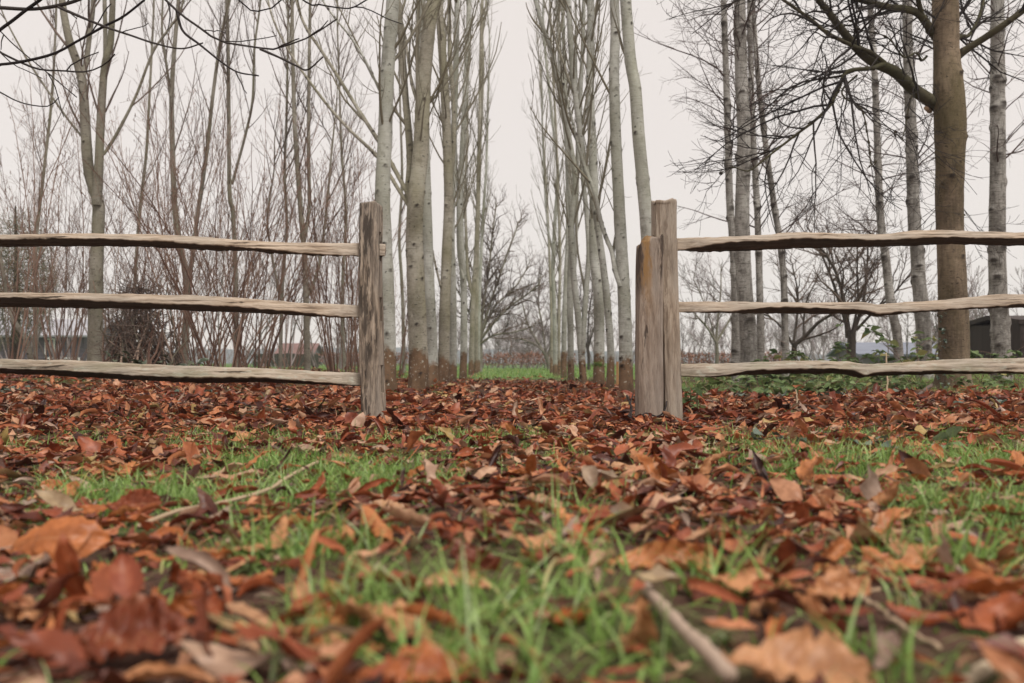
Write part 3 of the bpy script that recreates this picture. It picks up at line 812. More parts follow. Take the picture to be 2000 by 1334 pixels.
tree('poplar_tree', 'poplar slanting up to the left from its foot, fifth in the right row', 'tree', 13.6,
     [(1141, 752), (1135, 680), (1129, 620), (1120, 540), (1114, 450), (1122, 360), (1110, 270), (1092, 180), (1080, 115), (1052, 30)], 14, 8, 'poplar', 'twig_poplar', S_POP, 14, group=AV, knots=51,
     stems=[([(1138, 690), (1140, 640), (1146, 560), (1151, 490), (1148, 420), (1140, 330), (1136, 200), (1142, 60)], 11, 8, .3)])
tree('poplar_tree', 'straight poplar, sixth in the right row', 'tree', 16.5,
     [(1115, 743), (1114, 660), (1113, 560), (1116, 450), (1114, 390), (1107, 280), (1098, 200), (1092, 100), (1088, 0)], 13, 8, 'poplar', 'twig_poplar', S_FASTI, 15, group=AV, knots=43, ext=3.5,
     stems=[([(1114, 600), (1122, 520), (1126, 400), (1128, 280), (1124, 150)], 7, 5, -.2)])
tree('poplar_tree', 'poplar leaning gently to the right, seventh in the right row', 'tree', 19.5,
     [(1101, 738), (1102, 640), (1106, 540), (1110, 440), (1108, 300), (1104, 150), (1100, 30)], 11, 7, 'poplar', 'twig_poplar', S_FASTI, 16, group=AV, knots=29, ext=3.5)
tree('poplar_tree', 'thin dark-footed poplar, eighth in the right row', 'tree', 22.5,
     [(1092, 734), (1092, 620), (1094, 500), (1090, 380), (1086, 250), (1078, 120)], 6, 4, 'poplar_warm', 'twig_poplar', S_FASTI, 17, group=AV, knots=21, ext=3.5)
tree('poplar_tree', 'thin poplar nearest the open view along the path, ninth in the right row', 'tree', 23.5,
     [(1085, 733), (1083, 620), (1080, 520), (1084, 430), (1089, 340), (1080, 240), (1068, 130)], 9, 5, 'poplar', 'twig_poplar', S_FASTI, 18, group=AV, knots=25, ext=3.5,
     stems=[([(1081, 500), (1070, 440), (1064, 360), (1060, 250)], 4, 3, .2, 2.5)])
tree('poplar_tree', 'most distant thin poplar of the right row', 'tree', 28,
     [(1077, 729), (1077, 620), (1073, 500), (1068, 380), (1060, 260)], 6, 3.5, 'poplar_warm', 'twig_poplar', S_FASTI, 19, group=AV, knots=12, ext=3)
# moss on two of the trunks
def moss(px, py, D, w, h, lab, seed):
    rng = np.random.default_rng(seed)
    c = P(px, py, D); n = 420
    V, F = [], []
    for i in range(n):
        a = rng.normal(0, 1, 2); q = c + np.array([a[0] * w * .4, -rng.uniform(0, .05) - .0, a[1] * h * .4])
        d = rng.normal(0, 1, 3); d[1] -= 1; d = nrm(d) * rng.uniform(.012, .026); s = nrm(np.cross(d, rng.normal(size=3))) * .004
        b = len(V); V += [q - s, q + s, q + d]; F.append((b, b + 1, b + 2))
    V = np.array(V)
    o = mobj('moss_tuft', mesh_np('moss_tuft', V - c, [np.array(F)], {'rnd': rng.random(len(V))}), M['moss'])
    o.location = c; tag(o, lab, None, None, 'stuff')
moss(1168, 712, 12.6, .11, .05, 'small green moss tuft on the upright poplar right of the path', 1)
moss(842, 757, 11.7, .22, .03, 'flat green moss cushion at the foot of the left-row poplars', 2)
moss(762, 770, 9.55, .10, .035, 'green moss cushion beside the poplar behind the left gap post', 3)

# the forked tree and thin poles of the left wood
WOOD = 'thin grey trees of the left wood'
tree('forked_tree', 'grey tree forking low into a tall V, behind the left fence', 'tree', 13.5,
     [(187, 728), (187, 640), (187, 520), (188, 430), (186, 390), (168, 330), (162, 240), (159, 168), (152, 130), (135, 75), (120, 0)], 31, 13, 'wood_tree', 'twig_brown', dict(S_POP, num=(1.2, 3, 4.5)), 20, knots=26, t0=.3,
     stems=[([(188, 400), (194, 340), (199, 240), (204, 150), (212, 115), (219, 85), (226, 0)], 19, 11, -.2),
            ([(204, 150), (198, 90), (192, 0)], 10, 8, .2), ([(158, 160), (163, 120), (165, 60), (171, 0)], 11, 9, .2),
            ([(163, 276), (153, 264), (128, 235), (102, 204), (45, 126), (0, 54), (-30, 0)], 5, 3, .4, .8),
            ([(198, 305), (206, 288), (225, 245), (255, 177), (285, 87), (324, 24), (340, -20)], 7, 4, .4, .8)])
tree('pole_tree', 'thin grey tree leaning left beyond the middle of the left rails', 'tree', 15.5,
     [(358, 716), (364, 600), (360, 530), (350, 475), (339, 400), (335, 300), (334, 192), (340, 100), (350, 0)], 15.1, 7.2, 'wood_tree', 'twig_brown', dict(S_POP, num=(2.6, 4.2, 4.6), rad=(.011, .0048, .0028), rmin=.0017), 21, group=WOOD, knots=14,
     stems=[([(362, 590), (376, 500), (384, 420), (398, 300), (410, 180), (425, 60), (440, -20)], 9, 6, .3),
            ([(334, 190), (322, 130), (312, 60), (308, -10)], 6, 4, .2)])
tree('pole_tree', 'straight thin grey tree above the coppiced stems', 'tree', 16.5,
     [(463, 716), (462, 600), (462, 520), (459, 420), (453, 380), (450, 240), (450, 90), (446, 0)], 10.1, 6.4, 'wood_tree', 'twig_brown', dict(S_POP, num=(2.6, 4.2, 4.6), rad=(.011, .0048, .0028), rmin=.0017), 22, group=WOOD, knots=12,
     stems=[([(453, 360), (478, 260), (490, 190), (492, 90), (500, 0)], 6, 4, .3)])
tree('pole_tree', 'pale thin tree with one side limb, nearest the left gap post', 'tree', 15.5,
     [(601, 717), (598, 620), (597, 580), (594, 500), (590, 430), (582, 330), (578, 240), (574, 120), (572, 0)], 12.6, 6.4, 'wood_tree', 'twig_brown', dict(S_POP, num=(2.6, 4.2, 4.6), rad=(.011, .0048, .0028), rmin=.0017), 23, group=WOOD, knots=14,
     stems=[([(599, 580), (612, 550), (622, 515), (627, 470), (633, 400), (640, 300)], 7, 4, .2, 1.5), ([(594, 470), (602, 400), (600, 300), (598, 150), (598, 20)], 8, 6, .3)])
tree('pole_tree', 'thin brown tree forking above the middle rail, between two coppiced clumps', 'tree', 16.0,
     [(547, 717), (548, 640), (549, 585), (554, 520), (560, 440), (556, 340), (560, 220), (562, 60)], 7.6, 4.0, 'wood_tree', 'twig_brown', dict(S_POP, num=(2.6, 4.2, 4.6), rad=(.011, .0048, .0028), rmin=.0017), 24, group=WOOD, knots=8,
     stems=[([(548, 585), (538, 540), (528, 490), (520, 420), (530, 330)], 6, 3, .2, 1.6)])
tree('pole_tree', 'slender tree in the gap between the left post and the first poplars', 'tree', 22,
     [(789, 726), (787, 610), (784, 540), (780, 460), (786, 350), (782, 200), (780, 80)], 7.6, 3.2, 'wood_tree', 'twig_brown', S_POP, 25, group=WOOD, knots=6)
tree('pole_tree', 'thin wispy tree near the far left of the wood', 'tree', 17.5,
     [(70, 722), (72, 600), (78, 480), (90, 350), (104, 200), (110, 60), (112, 0)], 8.4, 4.0, 'wood_tree', 'twig_brown', dict(S_POP, num=(2.8, 4.2, 4.6), rad=(.010, .0048, .0028), rmin=.0017), 26, group=WOOD, knots=6)
tree('pole_tree', 'thin tree rising behind the brush pile', 'tree', 18.5,
     [(262, 718), (262, 560), (270, 420), (282, 300), (290, 180), (296, 40)], 8.4, 4.0, 'wood_tree', 'twig_brown', dict(S_POP, num=(2.8, 4.2, 4.6), rad=(.010, .0048, .0028), rmin=.0017), 27, group=WOOD, knots=6)
tree('pole_tree', 'faint thin tree close behind the left gap post', 'tree', 19.5,
     [(672, 720), (670, 560), (676, 420), (668, 300), (664, 180), (660, 60)], 7.6, 3.2, 'wood_tree', 'twig_brown', dict(S_POP, num=(2.6, 4.2, 4.6), rad=(.010, .0048, .0028), rmin=.0017), 28, group=WOOD, knots=6)
tree('leaning_tree', 'bare brown stem bowing to the right behind the leftmost rails', 'tree', 15,
     [(66, 720), (54, 670), (30, 630), (16, 590), (8, 540), (-5, 480), (-14, 380)], 11, 6, 'wood_tree', 'twig_brown', dict(S_POP, num=(1, 3, 4)), 31, knots=6, ext=1.5)

def shrub(label, D, px, n, h, spread, seed, mat='twig_red', S=S_HAZEL, group='hazel clumps of the left wood', name='hazel_shrub', r=.0092, ww=.18):
    rng = np.random.default_rng(seed)
    x = P(px, 708, D)[0]; g = Gs(x, D)
    root = thing(name, label, 'shrub', (x, D, g), group)
    tw = Tubes()
    for i in range(n):
        st = Tubes()
        a = rng.uniform(0, 2 * math.pi); q = np.array([x + math.cos(a) * ww * rng.uniform(.2, 1), D + math.sin(a) * ww * rng.uniform(.2, 1), g - .04])
        t = spread * 1.25 * rng.uniform(.1, 1.1)
        d = nrm(np.array([math.cos(a) * t, math.sin(a) * t * .8, 1.0]))
        L = h * rng.uniform(.6, 1.1); r0 = r * rng.uniform(.55, 1.35)
        m = 12; pts = np.empty((m, 3)); pts[0] = q
        for k in range(1, m):
            d = nrm(d + rng.normal(0, .075, 3) + UP * .012); pts[k] = pts[k - 1] + d * L / (m - 1)
        rad = np.linspace(r0, r0 * .25, m)
        st.add(pts, rad, 6)
        mobj('stem', st.mesh('stem', (x, D, g)), M[mat], root)
        sprout(tw, rng, pts, rad, 0, S)
    if name == 'hazel_shrub':
        ends = [a[-1] for L in tw.g.values() for (a, b, c) in L]
        for i in rng.choice(len(ends), min(130, len(ends)), replace=False):
            e = ends[i]; l = rng.uniform(.025, .06)
            tw.add(np.stack([e, e + np.array([rng.normal(0, .006), rng.normal(0, .006), -l * .5]), e + np.array([rng.normal(0, .01), 0, -l])]), [.003, .0042, .0028], 4, rng.random())
    mobj('twigs', tw.mesh('twigs', (x, D, g)), M[mat], root, 'stuff')
    return root

shrub('multi-stemmed hazel clump just right of the forked tree', 14.2, 236, 14, 3.95, .30, 101)
shrub('reddish hazel clump behind the right flank of the brush pile', 15.0, 330, 15, 4.22, .36, 102)
shrub('dense reddish coppice clump below the leaning thin tree', 13.0, 395, 20, 3.67, .34, 103)
shrub('dense fan of reddish stems in the middle of the left wood', 12.6, 440, 22, 3.58, .38, 104)
shrub('fan of bare stems left of the thin brown forked tree', 13.6, 498, 19, 3.67, .40, 105)
shrub('bare clump spreading over the dark board fence', 16.5, 570, 12, 3.85, .45, 106)
shrub('dense stems crowded against the left gap post', 12.8, 662, 20, 3.12, .26, 107)
shrub('slim clump half hidden by the left gap post', 14.6, 694, 12, 3.85, .25, 108)
shrub('thin-stemmed clump left of the forked tree', 14.8, 128, 14, 4.04, .34, 109)
shrub('bare clump at the far left in front of the dark timber building', 15.5, 92, 14, 4.04, .30, 110)
shrub('tangled clump at the left picture edge', 13.0, 14, 13, 3.85, .42, 111)
shrub('low thin scrub in the gap between the left post and the stout poplar', 17.5, 772, 9, 2.39, .45, 112)
# farther thickets, finer and paler
S_FAR = dict(S_HAZEL, num=(2.6, 3.2), rad=(.008, .005), rmin=.0035, sides=(4, 3, 3), len=(.9, .4))
FARLAB = ['behind the timber building side of the left wood', 'behind the forked tree', 'behind the brush pile', 'behind the leaning thin tree', 'behind the straight thin tree', 'behind the board fence', 'behind the left gap post']
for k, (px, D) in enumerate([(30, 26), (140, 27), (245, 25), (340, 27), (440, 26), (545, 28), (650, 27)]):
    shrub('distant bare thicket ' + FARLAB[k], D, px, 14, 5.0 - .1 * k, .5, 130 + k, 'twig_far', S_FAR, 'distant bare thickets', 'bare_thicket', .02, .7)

# evergreen at the far left edge
def evergreen():
    D = 19; c = P(28, 600, D); g = Gs(c[0], D)
    rng = np.random.default_rng(55)
    root = thing('evergreen_tree', 'soft grey-green evergreen at the left picture edge', 'tree', (c[0], D, g))
    t = Tubes(); t.add(np.array([[c[0], D, g - .1], [c[0] + .05, D, g + 1.2], [c[0], D, g + 3.2]]), [.10, .07, .015], 8)
    mobj('trunk', t.mesh('trunk', (c[0], D, g)), M['dark_bark'], root)
    n = 11000
    u = nrm(rng.normal(size=(n, 3))); rr = rng.random(n) ** .45
    cl = fnoise(u * 2.6, 2) * .35 + 1
    p = u * rr[:, None] * cl[:, None] * np.array([.75, .75, 1.35]) + np.array([0, 0, 1.75])
    d = nrm(u + rng.normal(0, .7, (n, 3)) + np.array([0, 0, -.25])) * rng.uniform(.06, .15, n)[:, None]
    s = nrm(np.cross(d, rng.normal(size=(n, 3)))) * .006
    V = np.stack([p - s, p + s, p + d], 1).reshape(-1, 3)
    mobj('crown', mesh_np('crown', V, [np.arange(3 * n).reshape(-1, 3)], {'rnd': np.repeat(rng.random(n), 3)}), twigmat('evergreen_needles', (.10, .10, .055), (.20, .19, .12)), root)
evergreen()

# ------------------------------------------------------------------ brush pile
def brush_pile():
    D = 12.8; c = P(278, 708, D); g = Gs(c[0], D)
    rng = np.random.default_rng(77)
    root = thing('brush_pile', 'tall heap of cut sticks and dead branches behind the left fence', 'brush pile', (c[0], D, g))
    me_cache = []
    for k in range(8):
        t = Tubes(); n = 9; p = np.zeros((n, 3)); p[:, 2] = np.linspace(0, 1, n)
        p[1:, :2] = np.cumsum(rng.normal(0, .014, (n - 1, 2)), 0)
        t.add(p, np.linspace(.013, .006, n), 5); me = t.mesh('stick'); me.materials.append(M[('twig_brown', 'twig_red', 'twig_poplar', 'twig_pale')[k % 4]]); me_cache.append(me)
    for i in range(120):
        a = rng.uniform(0, 2 * math.pi); R = .62 * math.sqrt(rng.uniform(.2, 1))
        b = np.array([math.cos(a) * R, math.sin(a) * R * .8, -.02])
        top = np.array([rng.normal(-.06, .26), rng.normal(0, .16), rng.uniform(.35, 1.15)])
        d = top - b; L = np.linalg.norm(d) * rng.uniform(.8, 1.15)
        o = mobj('stick', me_cache[i % 8], None, root)
        o.location = b; o.rotation_euler = Vector(d).to_track_quat('Z', 'Y').to_euler()
        w = rng.uniform(.6, 1.5); o.scale = (w, w, L)
    t = Tubes()
    for i in range(700):
        z = rng.uniform(.25, 1.15); R = .50 * max(0, 1.2 - z) ** .45
        a = rng.uniform(0, 2 * math.pi); p = np.array([math.cos(a) * R * rng.random() ** .5 - .08 * z, math.sin(a) * R * .8, z])
        d = nrm(rng.normal(0, 1, 3) * np.array([1, 1, .8])) * rng.uniform(.12, .4)
        t.add(np.stack([p, p + d * .5 + rng.normal(0, .02, 3), p + d]), [.005, .004, .002], 3)
    mobj('twig_tangle', t.mesh('twig_tangle'), M['twig_brown'], root, 'stuff')
brush_pile()

# ------------------------------------------------------------------ big tree on the right and the birches
tree('chestnut_tree', 'large brown chestnut trunk behind the right fence with heavy low limbs', 'tree', 10.2,
     [(1862, 768), (1860, 730), (1858, 660), (1853, 560), (1849, 438), (1847, 330), (1845, 250), (1841, 185), (1840, 101), (1836, 20), (1830, -60)], 61, 50, 'chestnut', 'twig_dark', dict(S_CHEST), 40, knots=22, kamp=.7, t0=.5, ext=2.2, wp=[60, 58, 56, 53, 51, 53, 59, 57, 48, 50, 43], sides=40, nr=220, flare=.48, rough=.06,
     stems=[([(1845, 215), (1811, 204), (1771, 182), (1730, 155), (1687, 142), (1650, 127), (1609, 98), (1575, 67), (1545, 37), (1520, -10)], 27, 8, -.9, .8),
            ([(1700, 146), (1665, 132), (1622, 130), (1569, 111), (1535, 91), (1467, 54), (1405, 30)], 9, 4, -.6, .6, -.4),
            ([(1700, 146), (1685, 154), (1660, 165), (1616, 174), (1600, 205), (1579, 240), (1548, 270), (1518, 293), (1470, 330), (1427, 364)], 9, 3, -.5, .3, -.4),
            ([(1840, 95), (1810, 64), (1778, 42), (1740, 40), (1703, 42), (1616, 30), (1540, 24), (1467, 20), (1400, 8)], 17, 5, -.8, .6),
            ([(1785, 45), (1765, 22), (1745, 4), (1710, -10)], 10, 7, -.4, .8, -.2),
            ([(1850, 130), (1872, 108), (1900, 90), (1926, 72), (1973, 34), (2010, -5)], 15, 9, -.6, .8),
            ([(1848, 90), (1866, 76), (1890, 62), (1913, 54), (1935, 30), (1953, 0)], 9, 7, .4, .8),
            ([(1836, 40), (1858, 10), (1864, -40)], 30, 22, .3, 1.6),
            ([(1780, 186), (1762, 200), (1752, 235), (1745, 262), (1735, 285)], 4, 2, -.2, .2, -.2),
            ([(1640, 175), (1614, 200), (1612, 220), (1640, 245), (1648, 300), (1647, 350)], 4, 2, -.2, .1, -.52),
            ([(1810, 110), (1790, 125), (1770, 118), (1740, 130), (1700, 100), (1640, 92)], 5, 2, -.5, .3),
            ([(1875, 300), (1890, 330), (1908, 362), (1920, 385)], 4, 2, .6, .2)])
def cut_scar(px, py, D, r, nx, lab):
    c = P(px, py, D)
    t = Tubes(); n = nrm(np.array([nx, -1.0, 0.1]))
    t.add(np.stack([c - n * .12, c - n * .02, c, c + n * .002]), [r * 1.25, r * 1.05, r, 0.0005], 12)
    return t
ct = [o for o in scene.objects if o.name.startswith('chestnut_tree')][0]
for (px, py, r, nx) in ((1808, 211, .021, -.9), (1869, 229, .016, 1.0)):
    t = cut_scar(px, py, 10.2 - .13, r, nx, '')
    mobj('cut_branch_stub', t.mesh('cut_branch_stub', ct.location), M['deadwood'], ct)

BI = 'grey birches behind the right fence'
tree('birch_tree', 'rough-barked birch with the widest trunk, second trunk right of the doubled posts', 'tree', 12.6,
     [(1462, 728), (1460, 660), (1453, 560), (1450, 480), (1449, 405), (1451, 270), (1447, 152), (1444, 0)], 33, 22, 'birch', 'twig_birch', S_BIRCH, 41, group=BI, knots=52, kamp=.5, ks=2.0, t0=.35)
tree('birch_tree', 'pale birch stem pressed against the left side of the widest birch', 'tree', 13.2,
     [(1437, 727), (1437, 640), (1434, 540), (1430, 450), (1426, 390), (1420, 236), (1413, 60), (1411, 0)], 17, 11, 'birch', 'twig_birch', S_BIRCH, 42, group=BI, knots=44, kamp=.5, ks=2.0, t0=.35)
tree('birch_tree', 'thin dark birch just right of the widest birch', 'tree', 13.8,
     [(1487, 725), (1486, 650), (1484, 540), (1480, 430), (1474, 330), (1467, 236), (1464, 101), (1462, 0)], 15, 9, 'birch', 'twig_birch', S_BIRCH, 43, group=BI, knots=40, kamp=.5, ks=2.0)
tree('birch_tree', 'thin pale birch slanting up to the left, fourth trunk from the doubled posts', 'tree', 14.4,
     [(1535, 724), (1535, 650), (1532, 540), (1524, 460), (1516, 405), (1496, 253), (1484, 135), (1474, 0)], 14, 9, 'birch', 'twig_birch', S_BIRCH, 44, group=BI, knots=40, kamp=.5, ks=2.0)
tree('birch_tree', 'slender crooked birch left of the chestnut trunk', 'tree', 15.2,
     [(1758, 722), (1752, 660), (1738, 590), (1728, 500), (1719, 420), (1714, 300), (1709, 160), (1700, 0)], 19, 10, 'birch', 'twig_birch', S_BIRCH, 45, group=BI, knots=44, kamp=.5, ks=2.0)
tree('birch_tree', 'pale birch with dark scars immediately left of the chestnut trunk', 'tree', 13.4,
     [(1808, 726), (1802, 640), (1797, 560), (1791, 480), (1787, 421), (1780, 270), (1771, 101), (1769, 0)], 30, 17, 'birch', 'twig_birch', S_BIRCH, 46, group=BI, knots=52, kamp=.5, ks=2.0, t0=.35)
tree('birch_tree', 'grey birch right of the chestnut trunk', 'tree', 12.4,
     [(1956, 728), (1953, 660), (1948, 560), (1942, 480), (1938, 421), (1936, 270), (1933, 101), (1931, 0)], 36, 24, 'birch', 'twig_birch', S_BIRCH, 47, group=BI, knots=60, kamp=.5, ks=2.0, t0=.35)

# orchard trees beyond
OR = 'small bare trees beyond the birches'
def orchard2(label, D, base, fork, limbs, w0, seed, mat='dark_bark', twig='twig_brown', dens=5):
    S = dict(S_ORCH, num=(dens, 6, 6), rad=(.022, .009, .005), rmin=.0035)
    return tree('orchard_tree', label, 'tree', D, [base, ((base[0] + fork[0]) / 2 + 1, (base[1] + fork[1]) / 2), fork], w0, w0 * .8, mat, twig, S, seed,
                stems=[(l, w, w * .45, o, .3) for l, w, o in limbs], group=OR, ext=0, knots=3, flare=.15, sides=10, nr=40, num=0)
orchard2('small vase-shaped bare tree in the gap right of the doubled posts', 24, (1399, 722), (1399, 668),
         [([(1399, 670), (1380, 640), (1360, 620), (1344, 606)], 5, -.3), ([(1399, 668), (1404, 620), (1412, 570), (1415, 530)], 5, .3), ([(1399, 668), (1418, 640), (1436, 610), (1450, 570)], 5, .2), ([(1398, 668), (1388, 620), (1376, 580), (1362, 545)], 4, .4)], 8, 60, 'wood_tree', 'twig_far')
orchard2('dark many-limbed bare tree in the middle of the right fence view', 19, (1660, 722), (1662, 645),
         [([(1655, 660), (1648, 600), (1630, 540), (1600, 495), (1575, 478)], 9, -.3), ([(1658, 650), (1645, 590), (1632, 540), (1615, 490), (1600, 470)], 8, .5), ([(1660, 650), (1652, 580), (1635, 520), (1628, 470)], 6, .3),
          ([(1665, 650), (1672, 590), (1670, 530), (1668, 480)], 6, -.2), ([(1668, 648), (1688, 590), (1698, 530), (1702, 480)], 8, .2), ([(1672, 645), (1700, 610), (1730, 580), (1760, 540)], 6, -.4)], 20, 61)
orchard2('low dark bare tree with one long limb sweeping right', 20.5, (1546, 722), (1550, 670),
         [([(1549, 676), (1572, 655), (1592, 632), (1612, 618), (1640, 606)], 9, -.3), ([(1548, 672), (1530, 640), (1512, 620), (1494, 610)], 6, .3), ([(1550, 668), (1560, 620), (1566, 570), (1560, 520)], 6, .4), ([(1570, 655), (1572, 620), (1580, 580), (1600, 545)], 5, .2)], 13, 62)
orchard2('spreading dark bare tree at the end of the left poplar row', 31, (936, 726), (936, 660),
         [([(937, 672), (965, 655), (1000, 650), (1035, 640)], 5, -.4), ([(937, 665), (965, 630), (995, 600), (1030, 575), (1048, 560)], 6, -.2), ([(937, 660), (955, 600), (975, 540), (992, 490), (1010, 440)], 6, .3),
          ([(936, 660), (945, 590), (955, 520), (962, 450), (968, 400)], 6, .4), ([(935, 665), (920, 620), (900, 580), (880, 540)], 5, .3), ([(936, 662), (965, 600), (1005, 560), (1030, 520)], 5, .6), ([(935, 660), (925, 590), (915, 520), (905, 470)], 5, .1)], 13, 63, 'wood_tree', 'twig_brown', dens=9)
orchard2('bare crooked tree leaning over the far hedge, in the middle of the avenue', 37, (1074, 722), (1066, 695),
         [([(1070, 702), (1055, 680), (1035, 668), (1010, 660)], 5, -.3), ([(1068, 696), (1045, 660), (1030, 630), (1020, 590)], 6, .2), ([(1067, 696), (1060, 640), (1052, 590), (1056, 540)], 5, .3), ([(1070, 696), (1082, 650), (1090, 600), (1085, 560)], 5, -.2)], 9, 64, mat='wood_tree', twig='twig_far', dens=8)
orchard2('far bare tree seen between the right-row poplars', 34, (1150, 722), (1148, 680),
         [([(1148, 684), (1138, 650), (1130, 610), (1135, 570)], 4, .2), ([(1148, 682), (1160, 640), (1175, 600), (1190, 580)], 4, -.2), ([(1148, 680), (1150, 620), (1158, 560), (1150, 530)], 4, .3)], 7, 65, twig='twig_far')

# ------------------------------------------------------------------ tree whose branches hang into the top left corner
def overhang():
    rng = np.random.default_rng(90)
    x, y = -3.9, 4.7; g = Gs(x, y); org = np.array([x, y, g])
    root = thing('overhanging_tree', 'tree just outside the frame whose dark drooping branches cross the top-left sky', 'tree', org)
    tp = np.array([[x, y, g - .1], [x + .03, y, 1.2], [x - .02, y, 2.6], [x + .05, y, 4.2], [x, y, 6.0]])
    mobj('trunk', trunk_mesh('trunk', tp, .17, .07, org, 20, 90, .3, .05, 6, .4, 9), M['dark_bark'], root)
    def br(path, D0, D1, w0, w1, pre=None):
        n = len(path); Ds = np.linspace(D0, D1, n)
        p = [P(a, b, d) for (a, b), d in zip(path, Ds)]
        if pre is not None: p = [np.array(q) for q in pre] + p
        p = spline(np.array(p), 44)
        k = pixm(5) / 2
        t = Tubes(); r = np.linspace(w0 * k, w1 * k, 44)
        nn = fnoise(np.stack([np.arange(44) * .35 + rng.random() * 50, np.zeros(44)], -1), 2)
        r = r * (1 + .10 * nn)
        t.add(p, r, 8)
        o = mobj('branch', t.mesh('branch', org), M['twig_dark'], root)
        return p
    T1 = [x, y, 2.35]; T2 = [x, y, 3.1]
    ps = []
    ps.append(br([(-60, 12), (0, 15), (60, 18), (108, 12), (150, 1), (180, -14)], 4.8, 4.5, 11, 6, [T1, [-3.2, 4.8, 2.25]]))
    ps.append(br([(-40, 75), (0, 57), (30, 36), (50, 20), (78, 0), (100, -20)], 4.8, 4.6, 10, 6, [T1, [-3.2, 4.75, 2.05]]))
    ps.append(br([(-50, 128), (0, 126), (45, 120), (105, 105), (150, 81), (204, 51), (240, 33), (282, 0)], 4.8, 4.3, 8, 4, [T1, [-3.3, 4.8, 1.95]]))
    ps.append(br([(-40, 84), (0, 102), (30, 117), (75, 135), (120, 138), (168, 140), (204, 126), (224, 106)], 4.9, 4.6, 8, 2.5, [T1, [-3.3, 4.85, 2.0]]))
    ps.append(br([(114, 14), (165, 36), (210, 54), (255, 69), (300, 84), (354, 95), (396, 84)], 4.5, 4.2, 5, 2.5))
    ps.append(br([(324, 0), (348, 24), (390, 54), (432, 81), (500, 92), (529, 97), (574, 84), (610, 69), (658, 37)], 4.6, 4.3, 8, 2.8, [T2, [-2.9, 4.8, 2.9], [-2.1, 4.7, 2.35]]))
    ps.append(br([(345, 21), (357, 60), (390, 87), (435, 123), (465, 141), (505, 148)], 4.6, 4.4, 5, 2.5))
    ps.append(br([(508, 96), (545, 112), (580, 129), (601, 136), (631, 111)], 4.4, 4.25, 4.5, 2.5))
    ps.append(br([(466, 0), (490, 18), (511, 22), (532, 15), (556, -6)], 4.4, 4.3, 4.5, 2.5, [T2, [-2.8, 4.6, 3.0], [-1.7, 4.4, 2.35]]))
    ps.append(br([(592, 0), (625, 9), (661, 15), (688, 15), (722, -4)], 4.4, 4.2, 4.5, 2.5, [[-1.7, 4.4, 2.35], [-1.2, 4.4, 2.15]]))
    ps.append(br([(-40, 20), (0, 60), (30, 90), (90, 140), (150, 190)], 5.0, 4.9, 3.5, 2, [T1, [-3.3, 4.9, 2.2]]))
    ps.append(br([(-60, 150), (0, 180), (30, 196), (60, 205), (96, 207), (115, 190)], 4.9, 4.7, 5, 2, [T1, [-3.4, 4.9, 1.9]]))
    t = Tubes()
    S = dict(S_CHEST, n=(0, 7, 5), wig=(0, .10, .1), up=(0, -.02, .1), sides=(0, 5, 4), num=(1.1, 1.0), t0=(.35, .3), ang=(.6, .6), len=(.34, .18), rad=(.0035, .0025), rmin=.002, tip=.7)
    for p in ps: sprout(t, rng, p, np.full(len(p), .006), 0, S)
    # the rest of the crown above the frame
    S2 = dict(S_CHEST, num=(5, 3, 3), len=(1.4, .6, .25))
    sprout(t, rng, spline(tp[2:], 20), np.full(20, .08), 0, S2)
    mobj('twigs', t.mesh('twigs', org), M['twig_dark'], root, 'stuff')
overhang()

# ------------------------------------------------------------------ far things
def hedge(label, x0, x1, D, h, seed, leg=.16):
    rng = np.random.default_rng(seed)
    root = thing('trimmed_hedge', label, 'hedge', ((x0 + x1) / 2, D, 0))
    n = int((x1 - x0) * 420)
    p = np.stack([rng.uniform(x0, x1, n), D + rng.uniform(-.28, .28, n), leg + rng.random(n) ** .8 * (h - leg)], -1)
    p[:, 2] += .03 * vnoise(p[:, :2] * 2.0)
    d = nrm(rng.normal(size=(n, 3)) + np.array([0, 0, .5])) * rng.uniform(.08, .2, n)[:, None]
    s = nrm(np.cross(d, rng.normal(size=(n, 3)))) * rng.uniform(.008, .022, n)[:, None]
    V = np.stack([p - s, p + s, p + d + s * .3, p + d - s * .3], 1).reshape(-1, 3) - np.array([(x0 + x1) / 2, D, 0])
    mobj('foliage', mesh_np('foliage', V, [np.arange(4 * n).reshape(-1, 4)], {'rnd': np.repeat(rng.random(n), 4)}), twigmat('hedge_leaves', (.14, .065, .045), (.34, .17, .11)), root)
    for x in np.arange(x0 + .2, x1, .33):
        t = Tubes(); t.add(np.array([[x + rng.normal(0, .03), 0, -.03], [x + rng.normal(0, .04), 0, .25], [x + rng.normal(0, .05), 0, h * .8]]) - np.array([(x0 + x1) / 2, 0, 0]), [.018, .014, .006], 4)
        mobj('stem', t.mesh('stem'), M['twig_brown'], root)
hedge('low brown clipped hedge closing the far end of the avenue', -1.5, 2.6, 41, .66, 1)
hedge('low rusty clipped hedge right of the doubled gap posts', 5.6, 9.3, 34, .62, 2, .05)
hedge('low brown clipped hedge between the left post and the poplars', -8.6, -4.2, 44, .72, 3)

